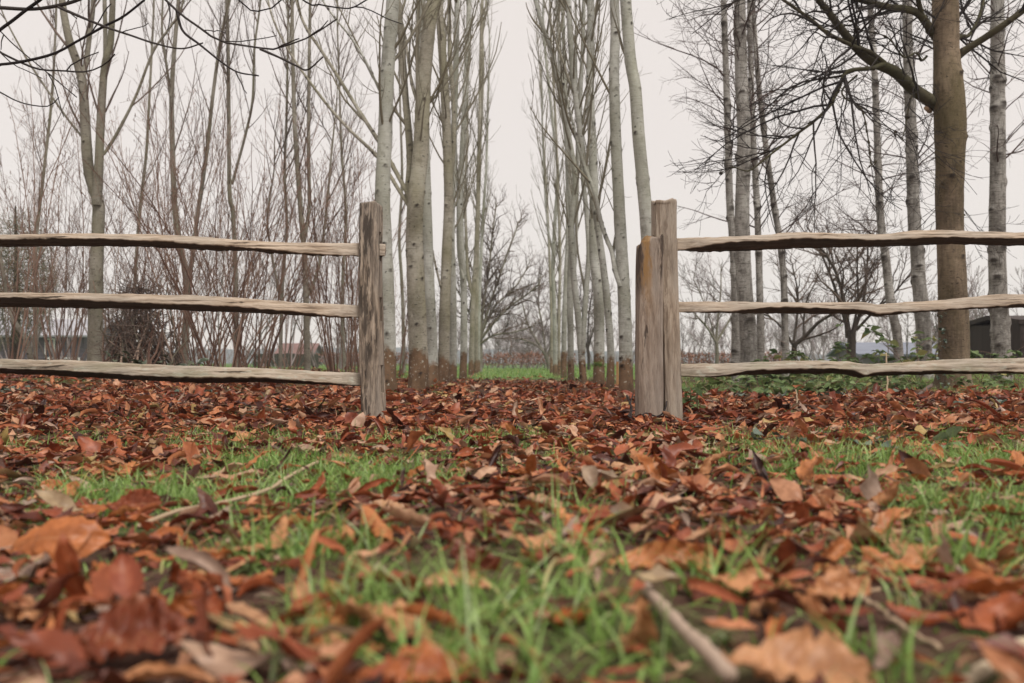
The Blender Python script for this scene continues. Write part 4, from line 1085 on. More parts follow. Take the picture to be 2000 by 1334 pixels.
S_WISP = dict(S_HAZEL, num=(5, 5), rad=(.012, .008), rmin=.0065, sides=(4, 3, 3), len=(1.0, .45))
FB = ['seen down the left side of the avenue', 'seen down the centre of the avenue', 'seen down the right side of the avenue', 'behind the right-row poplars', 'behind the vase-shaped small tree', 'behind the widest birch', 'behind the long-limbed low tree', 'behind the dark many-limbed tree', 'behind the chestnut trunk', 'at the far right edge', 'between the left post and the poplars', 'behind the first left poplars']
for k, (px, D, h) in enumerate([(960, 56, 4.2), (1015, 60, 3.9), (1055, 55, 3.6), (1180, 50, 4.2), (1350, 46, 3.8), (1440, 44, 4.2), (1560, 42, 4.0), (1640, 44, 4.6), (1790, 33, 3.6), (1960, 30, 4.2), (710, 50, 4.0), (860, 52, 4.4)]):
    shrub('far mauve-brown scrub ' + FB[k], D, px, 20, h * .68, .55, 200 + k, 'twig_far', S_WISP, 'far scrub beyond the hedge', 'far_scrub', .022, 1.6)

def far_wood():
    # the distant bare woodland edge that reads as one mass
    rng = np.random.default_rng(5); t = Tubes()
    for i in range(1500):
        D = rng.uniform(75, 130); x = rng.uniform(-.62, .62) * D
        h = (1.9 + 1.1 * float(vnoise(np.array([[x * .06, 3.0]]))[0])) * D / 90 * rng.uniform(.6, 1.1)
        p = np.array([x, D, rng.uniform(0, .45) * h]); d = nrm(np.array([rng.normal(0, .35), rng.normal(0, .3), 1.0])) * h * .6
        t.add(np.stack([p, p + d * .5 + rng.normal(0, .08, 3), p + d]), [.03, .025, .012], 3)
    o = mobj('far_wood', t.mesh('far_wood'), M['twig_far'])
    tag(o, 'far-off bare woodland edge along the horizon', None, None, 'stuff')
far_wood()

def building(name, label, D, x0, x1, depth, hw, wall, roofm, roof_over=.3, roof_h=.8, wins=(), boards=0, rz=0):
    """gabled building with its long side to the viewer; wins: (x, z, w, h, kind)"""
    cx = (x0 + x1) / 2; g = Gs(cx, D)
    root = thing(name, label, 'building', (cx, D, g), None, rz)
    w = (x1 - x0) / 2
    mobj('wall', box_mesh('wall', (-w, w, 0, depth, -.2, hw)), M[wall], root)
    if boards:
        n = int(hw / boards)
        bme = box_mesh('board', (-w - .01, w + .01, -.02, .0, .01, boards - .012)); bme.materials.append(M[wall])
        for i in range(n):
            o = mobj('board', bme, None, root); o.location = (0, -.003, i * boards)
    bm = bmesh.new()
    a = w + roof_over; y0, y1 = -roof_over, depth + roof_over; ym = depth / 2
    vs_ = [bm.verts.new(v) for v in ((-a, y0, hw - .06), (a, y0, hw - .06), (a, ym, hw + roof_h), (-a, ym, hw + roof_h), (-a, y1, hw - .06), (a, y1, hw - .06))]
    bm.faces.new((vs_[0], vs_[1], vs_[2], vs_[3])); bm.faces.new((vs_[3], vs_[2], vs_[5], vs_[4]))
    me = bpy.data.meshes.new('roof'); bm.to_mesh(me); bm.free()
    ro = mobj('roof', me, M[roofm], root); md = ro.modifiers.new('thick', 'SOLIDIFY'); md.thickness = .08; md.offset = 1
    for sx in (-w, w):
        bm = bmesh.new()
        bm.faces.new([bm.verts.new(v) for v in ((sx, .02, hw), (sx, depth - .02, hw), (sx, ym, hw + roof_h - .1))])
        me = bpy.data.meshes.new('gable'); bm.to_mesh(me); bm.free(); mobj('gable', me, M[wall], root)
    for (x, z, ww, hh, kind) in wins:
        wd = mobj('door' if kind == 'd' else 'window', box_mesh('window', (x - ww / 2, x + ww / 2, -.045, -.024, z, z + hh)), M['glass_dark'], root)
        f = .05
        if kind != 'd':
            mobj('frame', box_mesh('frame', (x - ww / 2 - f, x - ww / 2, -.07, -.022, z - f, z + hh + f), (x + ww / 2, x + ww / 2 + f, -.07, -.022, z - f, z + hh + f), (x - ww / 2, x + ww / 2, -.068, -.024, z + hh, z + hh + f), (x - ww / 2, x + ww / 2, -.068, -.024, z - f, z), (x - .02, x + .02, -.06, -.046, z, z + hh)), M['white_paint'], wd)
    return root
building('timber_building', 'long dark slate-coloured timber building with pale roof behind the leftmost trees', 40, -27, -17.2, 5, 1.25, 'slate_boards', 'roof_metal', wins=[(3.55, .25, .3, .85, 'w'), (8.75 - 9.8 / 2 + .2, .05, 1.3, .28, 'w'), (-1.5, .3, .9, .7, 'w')], boards=.16, roof_h=.7)
building('far_cottage', 'far low cottage with a dull red roof left of the gap', 75, -17.6, -15.2, 4, .75, 'lilac_wall', 'red_roof', roof_h=.85)
building('low_shed', 'long low shed with a blue-grey roof beyond the dark many-limbed tree', 36, 12.7, 16.6, 3, .50, 'lilac_wall', 'blue_roof', wins=[(-.6, .02, .5, .42, 'd'), (.7, .02, .45, .42, 'd')], roof_h=.40)
building('dark_shed', 'dark brown board shed at the right picture edge', 17, 8.68, 11.0, 2.2, .92, 'brown_boards', 'brown_boards', boards=.14, roof_h=.06, roof_over=.04)

def board_fence(label, x0, x1, D, h):
    root = thing('board_fence', label, 'fence', ((x0 + x1) / 2, D, Gs((x0 + x1) / 2, D)))
    w = .18; n = int((x1 - x0) / w); rng = np.random.default_rng(4)
    me = box_mesh('plank', (-.085, .085, -.012, .012, -.1, h)); me.materials.append(M['dark_boards'])
    for i in range(n):
        o = mobj('plank', me, None, root); o.location = (x0 + (i + .5) * w - (x0 + x1) / 2, rng.normal(0, .004), rng.normal(0, .012))
    for z in (.12, h - .15):
        mobj('rail', box_mesh('rail', (-(x1 - x0) / 2, (x1 - x0) / 2, .016, .06, z, z + .07)), M['dark_boards'], root)
board_fence('low dark board fence behind the bare clumps left of the gap post', -9.9, -7.3, 38, .50)

st = thing('wooden_stake', 'orange new timber stake beside the brown-footed right poplar', 'stake', (P(1206, 727, 14)[0], 14, Gs(1.5, 14)))
mobj('stake', box_mesh('stake', (-.016, .016, -.016, .016, -.1, .34)), M['stake'], st)

# ------------------------------------------------------------------ leaves
def leaf_arrays(rng, L=.15, W=.055, nu=14, nv=3, curl=1.0, roll=.6, fold=.3, ripple=.04, twist=.5, crump=.25, ragged=.04):
    """a dried leaflet: broad beyond the middle, pointed, pleated between its side veins, curled"""
    u = np.linspace(0, 1, nu + 1); v = np.linspace(-1, 1, 2 * nv + 1)
    U, Vv = np.meshgrid(u, v, indexing='ij')
    w = np.sin(math.pi * np.clip(u, 0, 1) ** 1.35) ** .85
    w = np.maximum(w, .02)
    w = w * (1 + ragged * fnoise(np.stack([u * 9 + rng.random() * 90, u * 0], -1), 2))
    y = Vv * (w * W)[:, None] * (1 + ragged * .6 * rng.normal(0, 1, (nu + 1, 1)) * (np.abs(Vv) > .9))
    x = (U - .5) * L
    z = fold * np.abs(y) + ripple * W * np.sin(2 * math.pi * (U * 7 - np.abs(Vv) * 1.7)) * np.abs(Vv) ** .7 * 1.6
    # roll across
    if abs(roll) > .01:
        R = W / roll
        ang = y / R
        y2 = np.sin(ang) * (R - z); z2 = R - np.cos(ang) * (R - z)
        y, z = y2, z2
    c = fnoise(np.stack([x.ravel() * 20 + rng.random() * 90, y.ravel() * 24, z.ravel() * 10], -1), 2).reshape(x.shape)
    z = z + crump * W * c
    y = y + crump * .4 * W * fnoise(np.stack([x.ravel() * 16 + rng.random() * 90, y.ravel() * 16 + 40], -1), 2).reshape(x.shape)
    if abs(curl) > .01:
        R = L / curl
        a = x / R
        x2 = np.sin(a) * (R - z); z2 = R - np.cos(a) * (R - z)
        x, z = x2, z2
    tw = twist * (U - .5)
    y, z = y * np.cos(tw) - z * np.sin(tw), y * np.sin(tw) + z * np.cos(tw)
    V = np.stack([x, y, z], -1).reshape(-1, 3)
    V -= V.mean(0)
    m = 2 * nv + 1
    i = (np.arange(nu)[:, None] * m + np.arange(2 * nv)[None]).ravel()
    F = np.stack([i, i + 1, i + m + 1, i + m], -1)
    return V, F, U.ravel(), Vv.ravel()

def rotmats(yaw, tilt, tdir, roll=None):
    """yaw about z, then tilt about a horizontal axis in direction tdir"""
    n = len(yaw)
    cz, sz = np.cos(yaw), np.sin(yaw)
    A = np.zeros((n, 3, 3)); A[:, 0, 0] = cz; A[:, 0, 1] = -sz; A[:, 1, 0] = sz; A[:, 1, 1] = cz; A[:, 2, 2] = 1
    ax = np.stack([np.cos(tdir), np.sin(tdir), np.zeros(n)], -1)
    c, s = np.cos(tilt), np.sin(tilt)
    K = np.zeros((n, 3, 3)); K[:, 0, 2] = ax[:, 1]; K[:, 1, 2] = -ax[:, 0]; K[:, 2, 0] = -ax[:, 1]; K[:, 2, 1] = ax[:, 0]
    B = np.eye(3)[None] + s[:, None, None] * K + (1 - c)[:, None, None] * (K @ K)
    return B @ A

# where the grass shows: seats of turf in the litter (picture position -> radius in metres, strength)
TURF = [(640, 950, .30, 1), (560, 1080, .26, .9), (760, 1030, .2, .7), (900, 1190, .18, .9), (1090, 1210, .17, .9), (700, 1230, .2, .9), (1440, 1160, .18, 1), (1250, 1290, .22, .8), (1560, 930, .26, .7), (1420, 900, .26, .7),
        (1870, 1000, .32, 1), (1900, 900, .34, 1), (1780, 1080, .22, .8), (1950, 860, .3, .9), (940, 858, .40, .9), (480, 860, .35, .6), (340, 845, .3, .5), (540, 905, .28, .7), (150, 930, .25, .6), (250, 965, .25, .7), (330, 1010, .22, .8), (1130, 1000, .22, .7),
        (1050, 1040, .2, .7), (430, 990, .25, .8), (1750, 1190, .16, .7), (120, 1140, .14, .7), (560, 1290, .14, .9), (980, 1320, .2, 1), (1720, 1320, .12, .8), (90, 860, .35, .5), (1900, 810, .7, .8), (1780, 795, .5, .7), (1400, 850, .4, .6), (345, 790, .35, 1), (165, 775, .4, .9), (790, 783, .45, .8), (690, 805, .2, .8), (1000, 790, .35, .5), (1660, 850, .4, .5), (830, 1290, .2, .9), (1480, 1060, .16, .6), (1140, 1120, .18, .8)]
TW = []
for (px, py, r, s) in TURF:
    D = CAMZ * FPX / (py - 708); q = P(px, py, D); TW.append((q[0], D, r * min(1.05, max(.5, D / 2.6)), s))

def turf(x, y):
    """0..1 amount of grass"""
    p = np.stack([x, y], -1)
    s = np.zeros(len(x))
    for (cx, cy, r, w) in TW:
        s = np.maximum(s, w * np.exp(-((x - cx) ** 2 + ((y - cy) / 1.25) ** 2) / (r * r) * 1.1))
    s = s + .55 * fnoise(p * 3.2 + 7, 3)
    near = sstep(.22, .62, s)
    near = near * (1 - .75 * sstep(4.2, 6.0, y)) * .85 + .15 * (y < 5.4) + .17 * sstep(2.0, 3.0, y) * (1 - sstep(4.6, 5.8, y)) * (fnoise(p * 5.5 + 31, 2) > .05) * 1.5 + .35 * sstep(4.8, 5.6, y) * (1 - sstep(6.5, 8.0, y)) * (np.abs(x) > .9) * (fnoise(p * 2.4 + 11, 2) > .22)
    far = sstep(15.5, 19, y + 2.2 * fnoise(p * .8, 3) + np.where(np.abs(x) > 1.6, 3.0, 0) + np.where(x > 1.5, 5.4, 0))
    far = np.where(x < -2.2, far * .35, far)
    return np.clip(np.maximum(near, far), 0, 1)

def scatter(rng, n, y0, y1, margin=.4, power=1.0):
    """random ground points in the view wedge between two depths, even per square metre"""
    y = np.sqrt(rng.uniform(y0 * y0, y1 * y1, n)) if power == 1 else y0 * (y1 / y0) ** rng.random(n)
    x = rng.uniform(-1, 1, n) * (y * .545 + margin)
    return x, y

# ground kept clear for the large single leaves, the sticks and the long stalk (picture position, half width in metres)
CLEAR = [(1292, 1095, .10), (1230, 1090, .07), (1360, 1080, .07), (110, 1055, .10), (262, 985, .07), (590, 1130, .07), (1372, 940, .07), (1625, 935, .10), (1222, 915, .09), (1040, 985, .08), (930, 1110, .08), (880, 1140, .07),
         (1560, 1300, .08), (1625, 1085, .06), (1635, 1150, .06), (240, 1240, .07), (330, 1210, .05), (1270, 1155, .035), (1300, 1190, .035), (1330, 1220, .035), (1365, 1258, .035), (1400, 1295, .035), (1435, 1330, .035),
         (1700, 1180, .03), (1750, 1212, .03), (1800, 1245, .03), (300, 1015, .035), (350, 1000, .035), (400, 990, .035), (450, 980, .035), (500, 967, .035), (550, 945, .035), (590, 920, .04), (1900, 1310, .05), (1960, 1290, .05)]
CW = []
for (px, py, r) in CLEAR:
    D = CAMZ * FPX / (py - 708); CW.append((P(px, py, D)[0], D, r))
def blocked(x, y):
    m = np.zeros(len(x), bool)
    for (cx, cy, r) in CW:
        m |= ((x * cy / y - cx) / r) ** 2 + ((y - cy + .05) / (.055 + r * .5)) ** 2 < 1
    return m

def litter_density(x, y):
    p = np.stack([x, y], -1)
    d = .56 + .62 * fnoise(p * 1.7 + 3, 3)
    d = np.where(y > 4.3, d + .30, d)
    d = d * (1 - .48 * turf(x, y))
    ax = np.abs(x)
    fade = np.where(ax < 1.35, 1 - sstep(13, 21, y), np.where(x < 0, 1 - .8 * sstep(15, 20, y), 1 - sstep(7.5, 10.5, y)))
    return np.clip(d * fade + .02, 0, 1)

PRO = []
prng = np.random.default_rng(3)
for k in range(26):
    PRO.append(leaf_arrays(prng, L=1.0, W=prng.uniform(.14, .30), nu=6, nv=2, curl=prng.uniform(-1.3, 1.9), roll=prng.uniform(-1.0, 2.0), fold=prng.uniform(-.1, .5), ripple=.05, twist=prng.normal(0, .7), crump=prng.uniform(.15, .6), ragged=.26))
for k in range(7):
    PRO.append(leaf_arrays(prng, L=1.0, W=prng.uniform(.02, .05), nu=5, nv=1, curl=prng.uniform(-.8, .8), roll=0, fold=.2, ripple=0, twist=prng.normal(0, .5), crump=.3, ragged=.2))
FINE = []
for k in range(22):
    FINE.append(leaf_arrays(prng, L=1.0, W=prng.uniform(.13, .25), nu=16, nv=4, curl=prng.uniform(-1.6, 2.0), roll=prng.choice([-1, 1]) * prng.uniform(.3, 2.1), fold=prng.uniform(-.1, .5), ripple=.05, twist=prng.normal(0, .8), crump=prng.uniform(.2, .7), ragged=.07))

def litter(name, label, protos, parts, seed, mat):
    """parts: (count, y0, y1, size0, size1, flatness)"""
    rng = np.random.default_rng(seed)
    VV, FF, RR, LU, LV, base = [], [], [], [], [], 0
    for (n, y0, y1, s0, s1, tl) in parts:
        x, y = scatter(rng, n, y0, y1)
        k = (rng.random(n) < litter_density(x, y)) & ~(blocked(x, y) & (rng.random(n) < .9))
        x, y = x[k], y[k]; n = len(x)
        z = G(x, y)
        which = rng.integers(0, len(protos), n)
        size = rng.uniform(s0, s1, n) * (1 + .5 * (rng.random(n) < .12))
        tilt = np.abs(rng.normal(0, tl, n)); tilt = np.where(rng.random(n) < .08, tilt + .7, tilt)
        Rm = rotmats(rng.uniform(0, 6.28, n), tilt, rng.uniform(0, 6.28, n))
        lift = rng.random(n) ** 1.8 * .035
        for w, (V, F, U, Vv) in enumerate(protos):
            s = which == w; m = int(s.sum())
            if not m: continue
            q = np.einsum('nij,vj->nvi', Rm[s], V) * size[s][:, None, None]
            low = np.quantile(q[..., 2], .18, axis=1)
            q = q + np.stack([x[s], y[s], z[s] - low + lift[s]], -1)[:, None]
            VV.append(q.reshape(-1, 3)); FF.append((F[None] + (np.arange(m) * len(V))[:, None, None] + base).reshape(-1, 4))
            RR.append(np.repeat(rng.random(m), len(V))); LU.append(np.tile(U, m)); LV.append(np.tile(Vv, m)); base += m * len(V)
    o = mobj(name, mesh_np(name, np.concatenate(VV), FF, {'rnd': np.concatenate(RR), 'lu': np.concatenate(LU), 'lv': np.concatenate(LV)}), M[mat])
    tag(o, label, None, None, 'stuff')
    return base

litter('leaf_litter', 'thick carpet of small crumpled red-brown fallen leaves over the ground', PRO,
       [(5600, .7, 2.2, .02, .085, .3), (17000, 2.0, 5.0, .02, .10, .26), (21000, 4.6, 9.0, .03, .12, .28), (17000, 9.0, 16, .05, .13, .3), (7500, 16, 24, .08, .15, .3)], 5, 'litter')

def grass(parts, seed):
    rng = np.random.default_rng(seed)
    VV, FF, RR, base = [], [], [], 0
    for (n, y0, y1, l0, l1, w, seg) in parts:
        x, y = scatter(rng, n, y0, y1)
        t = turf(x, y)
        k = (rng.random(n) < t) & ~(blocked(x, y) & (rng.random(n) < .75))
        x, y, t = x[k], y[k], t[k]; n = len(x)
        # clump into tufts
        x = x + rng.normal(0, .012, n); y = y + rng.normal(0, .012, n)
        z = G(x, y) - .004
        L = rng.uniform(l0, l1, n) * (.45 + .65 * t) * (1 + .35 * vnoise(np.stack([x * 5, y * 5], -1)))
        yaw = rng.uniform(0, 6.28, n); lean = np.abs(rng.normal(.50, .42, n)); bend = rng.uniform(.2, 2.2, n)
        hx, hy = np.cos(yaw), np.sin(yaw)
        wd = w * rng.uniform(.6, 1.3, n)
        face = yaw + rng.normal(0, .9, n); sx, sy = -np.sin(face), np.cos(face)
        pts = []
        h = np.zeros(n); r = np.zeros(n); a = lean.copy()
        for q in range(seg + 1):
            f = q / seg; ww = wd * (1 - f ** 1.6) if q < seg else wd * .04
            ww = np.maximum(ww, wd * .05)
            c = np.stack([x + hx * r, y + hy * r, z + h], -1)
            s = np.stack([sx * ww, sy * ww, np.zeros(n)], -1)
            pts += [c - s, c + s]
            h = h + L / seg * np.cos(a); r = r + L / seg * np.sin(a); a = a + bend / seg
        V = np.stack(pts, 1); m = V.shape[1]
        i = np.arange(seg) * 2
        F = np.stack([i, i + 1, i + 3, i + 2], -1)
        VV.append(V.reshape(-1, 3)); FF.append((F[None] + (np.arange(n) * m)[:, None, None] + base).reshape(-1, 4))
        rr = np.clip(rng.beta(2, 2.3, n) * .95 + .18 * vnoise(np.stack([x * 3, y * 3], -1)), 0, 1)
        RR.append(np.repeat(rr, m)); base += n * m
    o = mobj('grass', mesh_np('grass', np.concatenate(VV), FF, {'rnd': np.concatenate(RR)}), M['grass'])
    tag(o, 'short green grass growing through the fallen leaves', None, None, 'stuff')
grass([(8600, .6, 1.6, .04, .125, .0026, 5), (30000, 1.5, 3.2, .03, .10, .0020, 4), (46000, 3.1, 6.0, .025, .075, .0020, 3), (36000, 6, 14, .03, .09, .003, 2), (60000, 14, 46, .05, .12, .007, 2)], 8)

# ------------------------------------------------------------------ single fallen leaves near the camera
FMESH = []
for k, (V, F, U, Vv) in enumerate(FINE):
    me = mesh_np('fallen_leaf', V, [F], {'rnd': np.zeros(len(V)), 'lu': U, 'lv': Vv}); me.materials.append(M['leaf']); FMESH.append((me, V))

def put_leaf(me, V, x, y, size, yaw, tilt, tdir, lift=0.0, z=None):
    R = rotmats(np.array([yaw]), np.array([tilt]), np.array([tdir]))[0]
    q = V @ R.T * size
    o = bpy.data.objects.new('fallen_leaf', me); link(o)
    zz = (Gs(x, y) - np.quantile(q[:, 2], .12) + lift) if z is None else z
    o.matrix_world = Matrix.Translation((x, y, zz)) @ Matrix([list(r) for r in R]).to_4x4() @ Matrix.Scale(size, 4)
    return o

def hero_leaf(label, px, py, D, size, col, yaw, tilt, tdir, seed, **kw):
    rng = np.random.default_rng(seed)
    kw['ripple'] = kw['ripple'] * .6
    size = size * .86
    V, F, U, Vv = leaf_arrays(rng, L=1.0, nu=30, nv=5, **kw)
    me = mesh_np('fallen_leaf', V, [F], {'rnd': np.full(len(V), col), 'lu': U, 'lv': Vv})
    me.materials.append(M['leaf'])
    D = CAMZ * FPX / (py - 708) * .945
    c = P(px, py, D)
    o = put_leaf(me, V, c[0], D, size, yaw, tilt, tdir, z=c[2])
    o.color = (0, 0, 0, 1)
    tag(o, label, 'leaf')
    return o
hero_leaf('big orange leaf rolled lengthwise above the thick stick', 1292, 1095, 1.50, .20, .60, .15, .45, .2, 1, W=.26, curl=.5, roll=1.5, fold=.1, ripple=.10, twist=.4, crump=.2)
hero_leaf('arched brown leaf lying like a bridge at the left edge', 110, 1055, 1.62, .20, .48, .1, 1.0, .0, 2, W=.22, curl=-1.3, roll=-.8, fold=.2, ripple=.05, twist=.1, crump=.15)
hero_leaf('dark red leaf standing on edge in the grass left of the long pale stalk', 262, 985, 2.10, .13, .20, .1, 1.1, .0, 3, W=.30, curl=.3, roll=.4, fold=.1, ripple=.10, twist=.1, crump=.2)
hero_leaf('narrow orange leaf blade standing diagonally in the grass', 590, 1130, 1.45, .17, .66, 1.15, .95, -.6, 4, W=.10, curl=.4, roll=1.6, fold=.3, ripple=.04, twist=.5, crump=.2)
hero_leaf('upright twisted tan leaf right of the middle', 1372, 940, 2.45, .15, .72, 1.25, 1.2, -.2, 5, W=.17, curl=.9, roll=1.0, fold=.2, ripple=.06, twist=1.2, crump=.3)
hero_leaf('ribbed russet leaf lying flat right of the upright tan one', 1625, 935, 2.55, .19, .36, .05, .35, .1, 6, W=.22, curl=-.5, roll=-.5, fold=-.2, ripple=.12, twist=.1, crump=.1)
hero_leaf('pale ribbed leaf lying flat below the doubled posts', 1222, 915, 2.75, .17, .80, -.6, .40, .1, 7, W=.24, curl=-.4, roll=-.3, fold=-.1, ripple=.12, twist=.1, crump=.1)
hero_leaf('pale tan leaf curled at its edge near the middle', 1040, 985, 2.12, .15, .82, .15, .3, .3, 8, W=.25, curl=.4, roll=.9, fold=.1, ripple=.08, twist=.3, crump=.3)
hero_leaf('dark purple-brown leaf hanging over a tan one, lower middle', 930, 1110, 1.42, .15, .12, -.5, 1.0, .5, 9, W=.30, curl=.8, roll=.9, fold=.2, ripple=.06, twist=.5, crump=.4)
hero_leaf('tan leaf with a folded lip, lower middle', 880, 1140, 1.38, .14, .74, .25, .4, .3, 10, W=.20, curl=-.5, roll=1.2, fold=.2, ripple=.06, twist=.4, crump=.3)
hero_leaf('large blurred tan leaf at the bottom right', 1560, 1300, 1.02, .17, .74, -.1, .4, .2, 11, W=.32, curl=.5, roll=.7, fold=.2, ripple=.08, twist=.3, crump=.3)
hero_leaf('orange leaf folded to a point in the right foreground', 1625, 1085, 1.55, .12, .60, .9, .8, .3, 12, W=.30, curl=.6, roll=1.2, fold=.5, ripple=.06, twist=.4, crump=.3)
hero_leaf('bright tan crumpled leaf below the folded orange one', 1635, 1150, 1.38, .11, .70, .3, .5, .1, 13, W=.34, curl=.5, roll=.7, fold=.2, ripple=.08, twist=.3, crump=.5)
hero_leaf('dark red blurred leaf in the bottom left corner', 240, 1240, 1.12, .16, .16, .3, .6, .2, 14, W=.34, curl=.6, roll=.8, fold=.2, ripple=.08, twist=.3, crump=.4)
hero_leaf('blurred brown leaf with a rolled hole, lower left', 330, 1210, 1.18, .10, .45, 1.1, .9, .4, 15, W=.32, curl=1.5, roll=1.6, fold=.2, ripple=.05, twist=.3, crump=.3)
hero_leaf('rust leaf spread flat at the bottom centre', 810, 1310, 1.0, .13, .40, .2, .35, .3, 16, W=.30, curl=.5, roll=.6, fold=.2, ripple=.07, twist=.3, crump=.4)

lr = np.random.default_rng(44)
HUES = [(.03, 'dark maroon'), (.14, 'deep red-brown'), (.29, 'rust-red'), (.44, 'orange-brown'), (.60, 'light orange'), (.72, 'tan'), (.82, 'pale tan'), (.91, 'greyish')]
LAT = [(-.42, 'towards the left edge'), (-.25, 'below the left rails'), (-.08, 'below the left gap post'), (.07, 'in line with the gap'), (.21, 'below the doubled posts'), (.38, 'below the right rails'), (9, 'towards the right edge')]
ZONES = [('closest to the camera', .92, 1.55, 62, .075, .145), ('in the middle foreground', 1.55, 2.6, 112, .075, .145), ('nearer the fence', 2.6, 4.1, 106, .08, .15)]
for (zone, y0, y1, cnt, s0, s1) in ZONES:
    c = 0
    while c < cnt:
        x, y = scatter(lr, 1, y0, y1, .0)
        if lr.random() > .25 + litter_density(x, y)[0] or abs(x[0]) > .53 * y[0] or blocked(x, y)[0]: continue
        k = int(lr.integers(0, len(FMESH)))
        tl = abs(lr.normal(0, .25)) + (.7 if lr.random() < .12 else 0)
        sz = lr.uniform(s0, s1)
        o = put_leaf(FMESH[k][0], FMESH[k][1], float(x[0]), float(y[0]), sz, lr.uniform(0, 6.28), tl, lr.uniform(0, 6.28), lr.uniform(.0, .022))
        hv, hn = HUES[int(lr.choice(len(HUES), p=[.06, .10, .16, .20, .20, .16, .09, .03]))]
        o.color = (hv + lr.uniform(-.03, .03), 0, 0, 1)
        lat = next(n for v, n in LAT if x[0] / y[0] < v)
        how = 'steeply tilted ' if tl > .7 else ('large ' if sz > .125 else ('small ' if sz < .092 else ''))
        tag(o, how + hn + ' fallen leaf ' + zone + ' ' + lat, 'leaf', 'single fallen leaves in front of the fence'); c += 1

same = {}
for o in scene.objects:
    if o.name.startswith('fallen_leaf') and o.get('group'): same.setdefault(o['label'], []).append(o)
for lab, obs in same.items():
    if len(obs) > 1:
        obs.sort(key=lambda o: o.matrix_world.translation.x / o.matrix_world.translation.y)
        for i, o in enumerate(obs):
            o['label'] = ('leftmost ' if i == 0 else 'rightmost ' if i == len(obs) - 1 else ('second', 'third', 'fourth', 'fifth', 'sixth', 'seventh')[min(i - 1, 5)] + ' from left ') + lab

# ------------------------------------------------------------------ twigs and stalks on the ground
def stick(name, label, pts, w0, w1, mat, n=24, wob=.004, seed=0, cat='twig'):
    """pts: (px, py, D, lift above that sight line) ; widths in picture pixels at that depth"""
    rng = np.random.default_rng(seed)
    p = np.array([P(a, b, d) for a, b, d in pts])
    D = np.array([d for a, b, d in pts])
    q = spline(p, n); q = q + np.cumsum(rng.normal(0, wob * .3, (n, 3)), 0)
    r = np.linspace(w0 * pixm(D[0]), w1 * pixm(D[-1]), n) / 2 * (1 + .12 * rng.normal(0, 1, n))
    t = Tubes(); t.add(np.concatenate([q[:1] - (q[1:2] - q[:1]) * .05, q, q[-1:] + (q[-1:] - q[-2:-1]) * .05]), np.concatenate([[.0003], r, [.0003]]), 8)
    org = q[0]
    o = mobj(name, t.mesh(name, org), M[mat]); o.location = org
    return tag(o, label, cat)
stick('dry_stalk', 'long pale bent stalk lying on the grass left of the middle', [(270, 1028, 1.74), (350, 1000, 1.90), (440, 982, 2.02), (520, 962, 2.17), (570, 930, 2.48), (625, 900, 2.9)], 9, 7, 'stalk', seed=1)
stick('fallen_stick', 'thick blurred stick running to the bottom edge right of the middle', [(1262, 1145, 1.26), (1320, 1210, 1.09), (1380, 1275, .965), (1450, 1345, .86)], 22, 36, 'twig_pale', seed=2)
stick('fallen_stick', 'pale blurred stick in the bottom right corner', [(1830, 1345, .87), (1900, 1310, .92), (1960, 1290, .95), (2030, 1255, 1.0)], 26, 30, 'stalk', seed=3)
stick('dry_stalk', 'short straight straw in the lower right', [(1678, 1165, 1.22), (1750, 1212, 1.10), (1822, 1256, 1.01)], 9, 10, 'stalk', seed=4)
stick('dry_stalk', 'thin pale straw lying across the small turf patch in the gap', [(850, 876, 3.45), (920, 872, 3.5), (1020, 876, 3.45)], 3.5, 2.5, 'stalk', seed=5)
stick('dry_stalk', 'thin white curved straw on the leaves in the gap', [(1060, 812, 5.4), (1075, 832, 4.6), (1105, 866, 3.65)], 3, 3, 'stalk', seed=6)
stick('fallen_stick', 'greyish twig on the grass below the doubled posts', [(1300, 884, 3.3), (1350, 868, 3.6), (1400, 860, 3.8), (1432, 845, 4.2)], 6, 4, 'twig_pale', seed=7)
stick('fallen_stick', 'broken twig with a pale end lying left of the chestnut trunk', [(1678, 790, 7.0), (1700, 800, 6.3), (1735, 812, 5.6)], 8, 5, 'twig_pale', seed=8)
stick('fallen_stick', 'dark stick propped against the chestnut foot', [(1765, 802, 6.2), (1790, 776, 7.4), (1820, 752, 9.6)], 7, 6, 'twig_brown', seed=9)
stick('fallen_stick', 'pale stick propped beside the dark one at the chestnut foot', [(1770, 795, 6.6), (1800, 770, 8.2), (1818, 750, 9.4)], 4, 4, 'twig_pale', seed=10)
stick('dry_stalk', 'thin amber stem among the right foreground leaves', [(1610, 1168, 1.28), (1660, 1160, 1.3), (1720, 1150, 1.33)], 10, 8, 'stalk', seed=11)
stick('bramble_cane', 'dark thorny cane curling round the foot of the doubled posts', [(1224, 772, 5.45), (1234, 800, 5.42), (1228, 812, 5.40), (1246, 818, 5.36), (1260, 806, 5.36), (1282, 812, 5.38), (1296, 800, 5.38), (1300, 782, 5.40)], 4, 3, 'twig_dark', seed=12, n=40, wob=.003, cat='cane')
stick('bramble_cane', 'short dark cane standing at the left side of the doubled posts', [(1232, 815, 5.4), (1228, 790, 5.45), (1232, 768, 5.5)], 3.5, 2, 'twig_dark', seed=13, cat='cane')
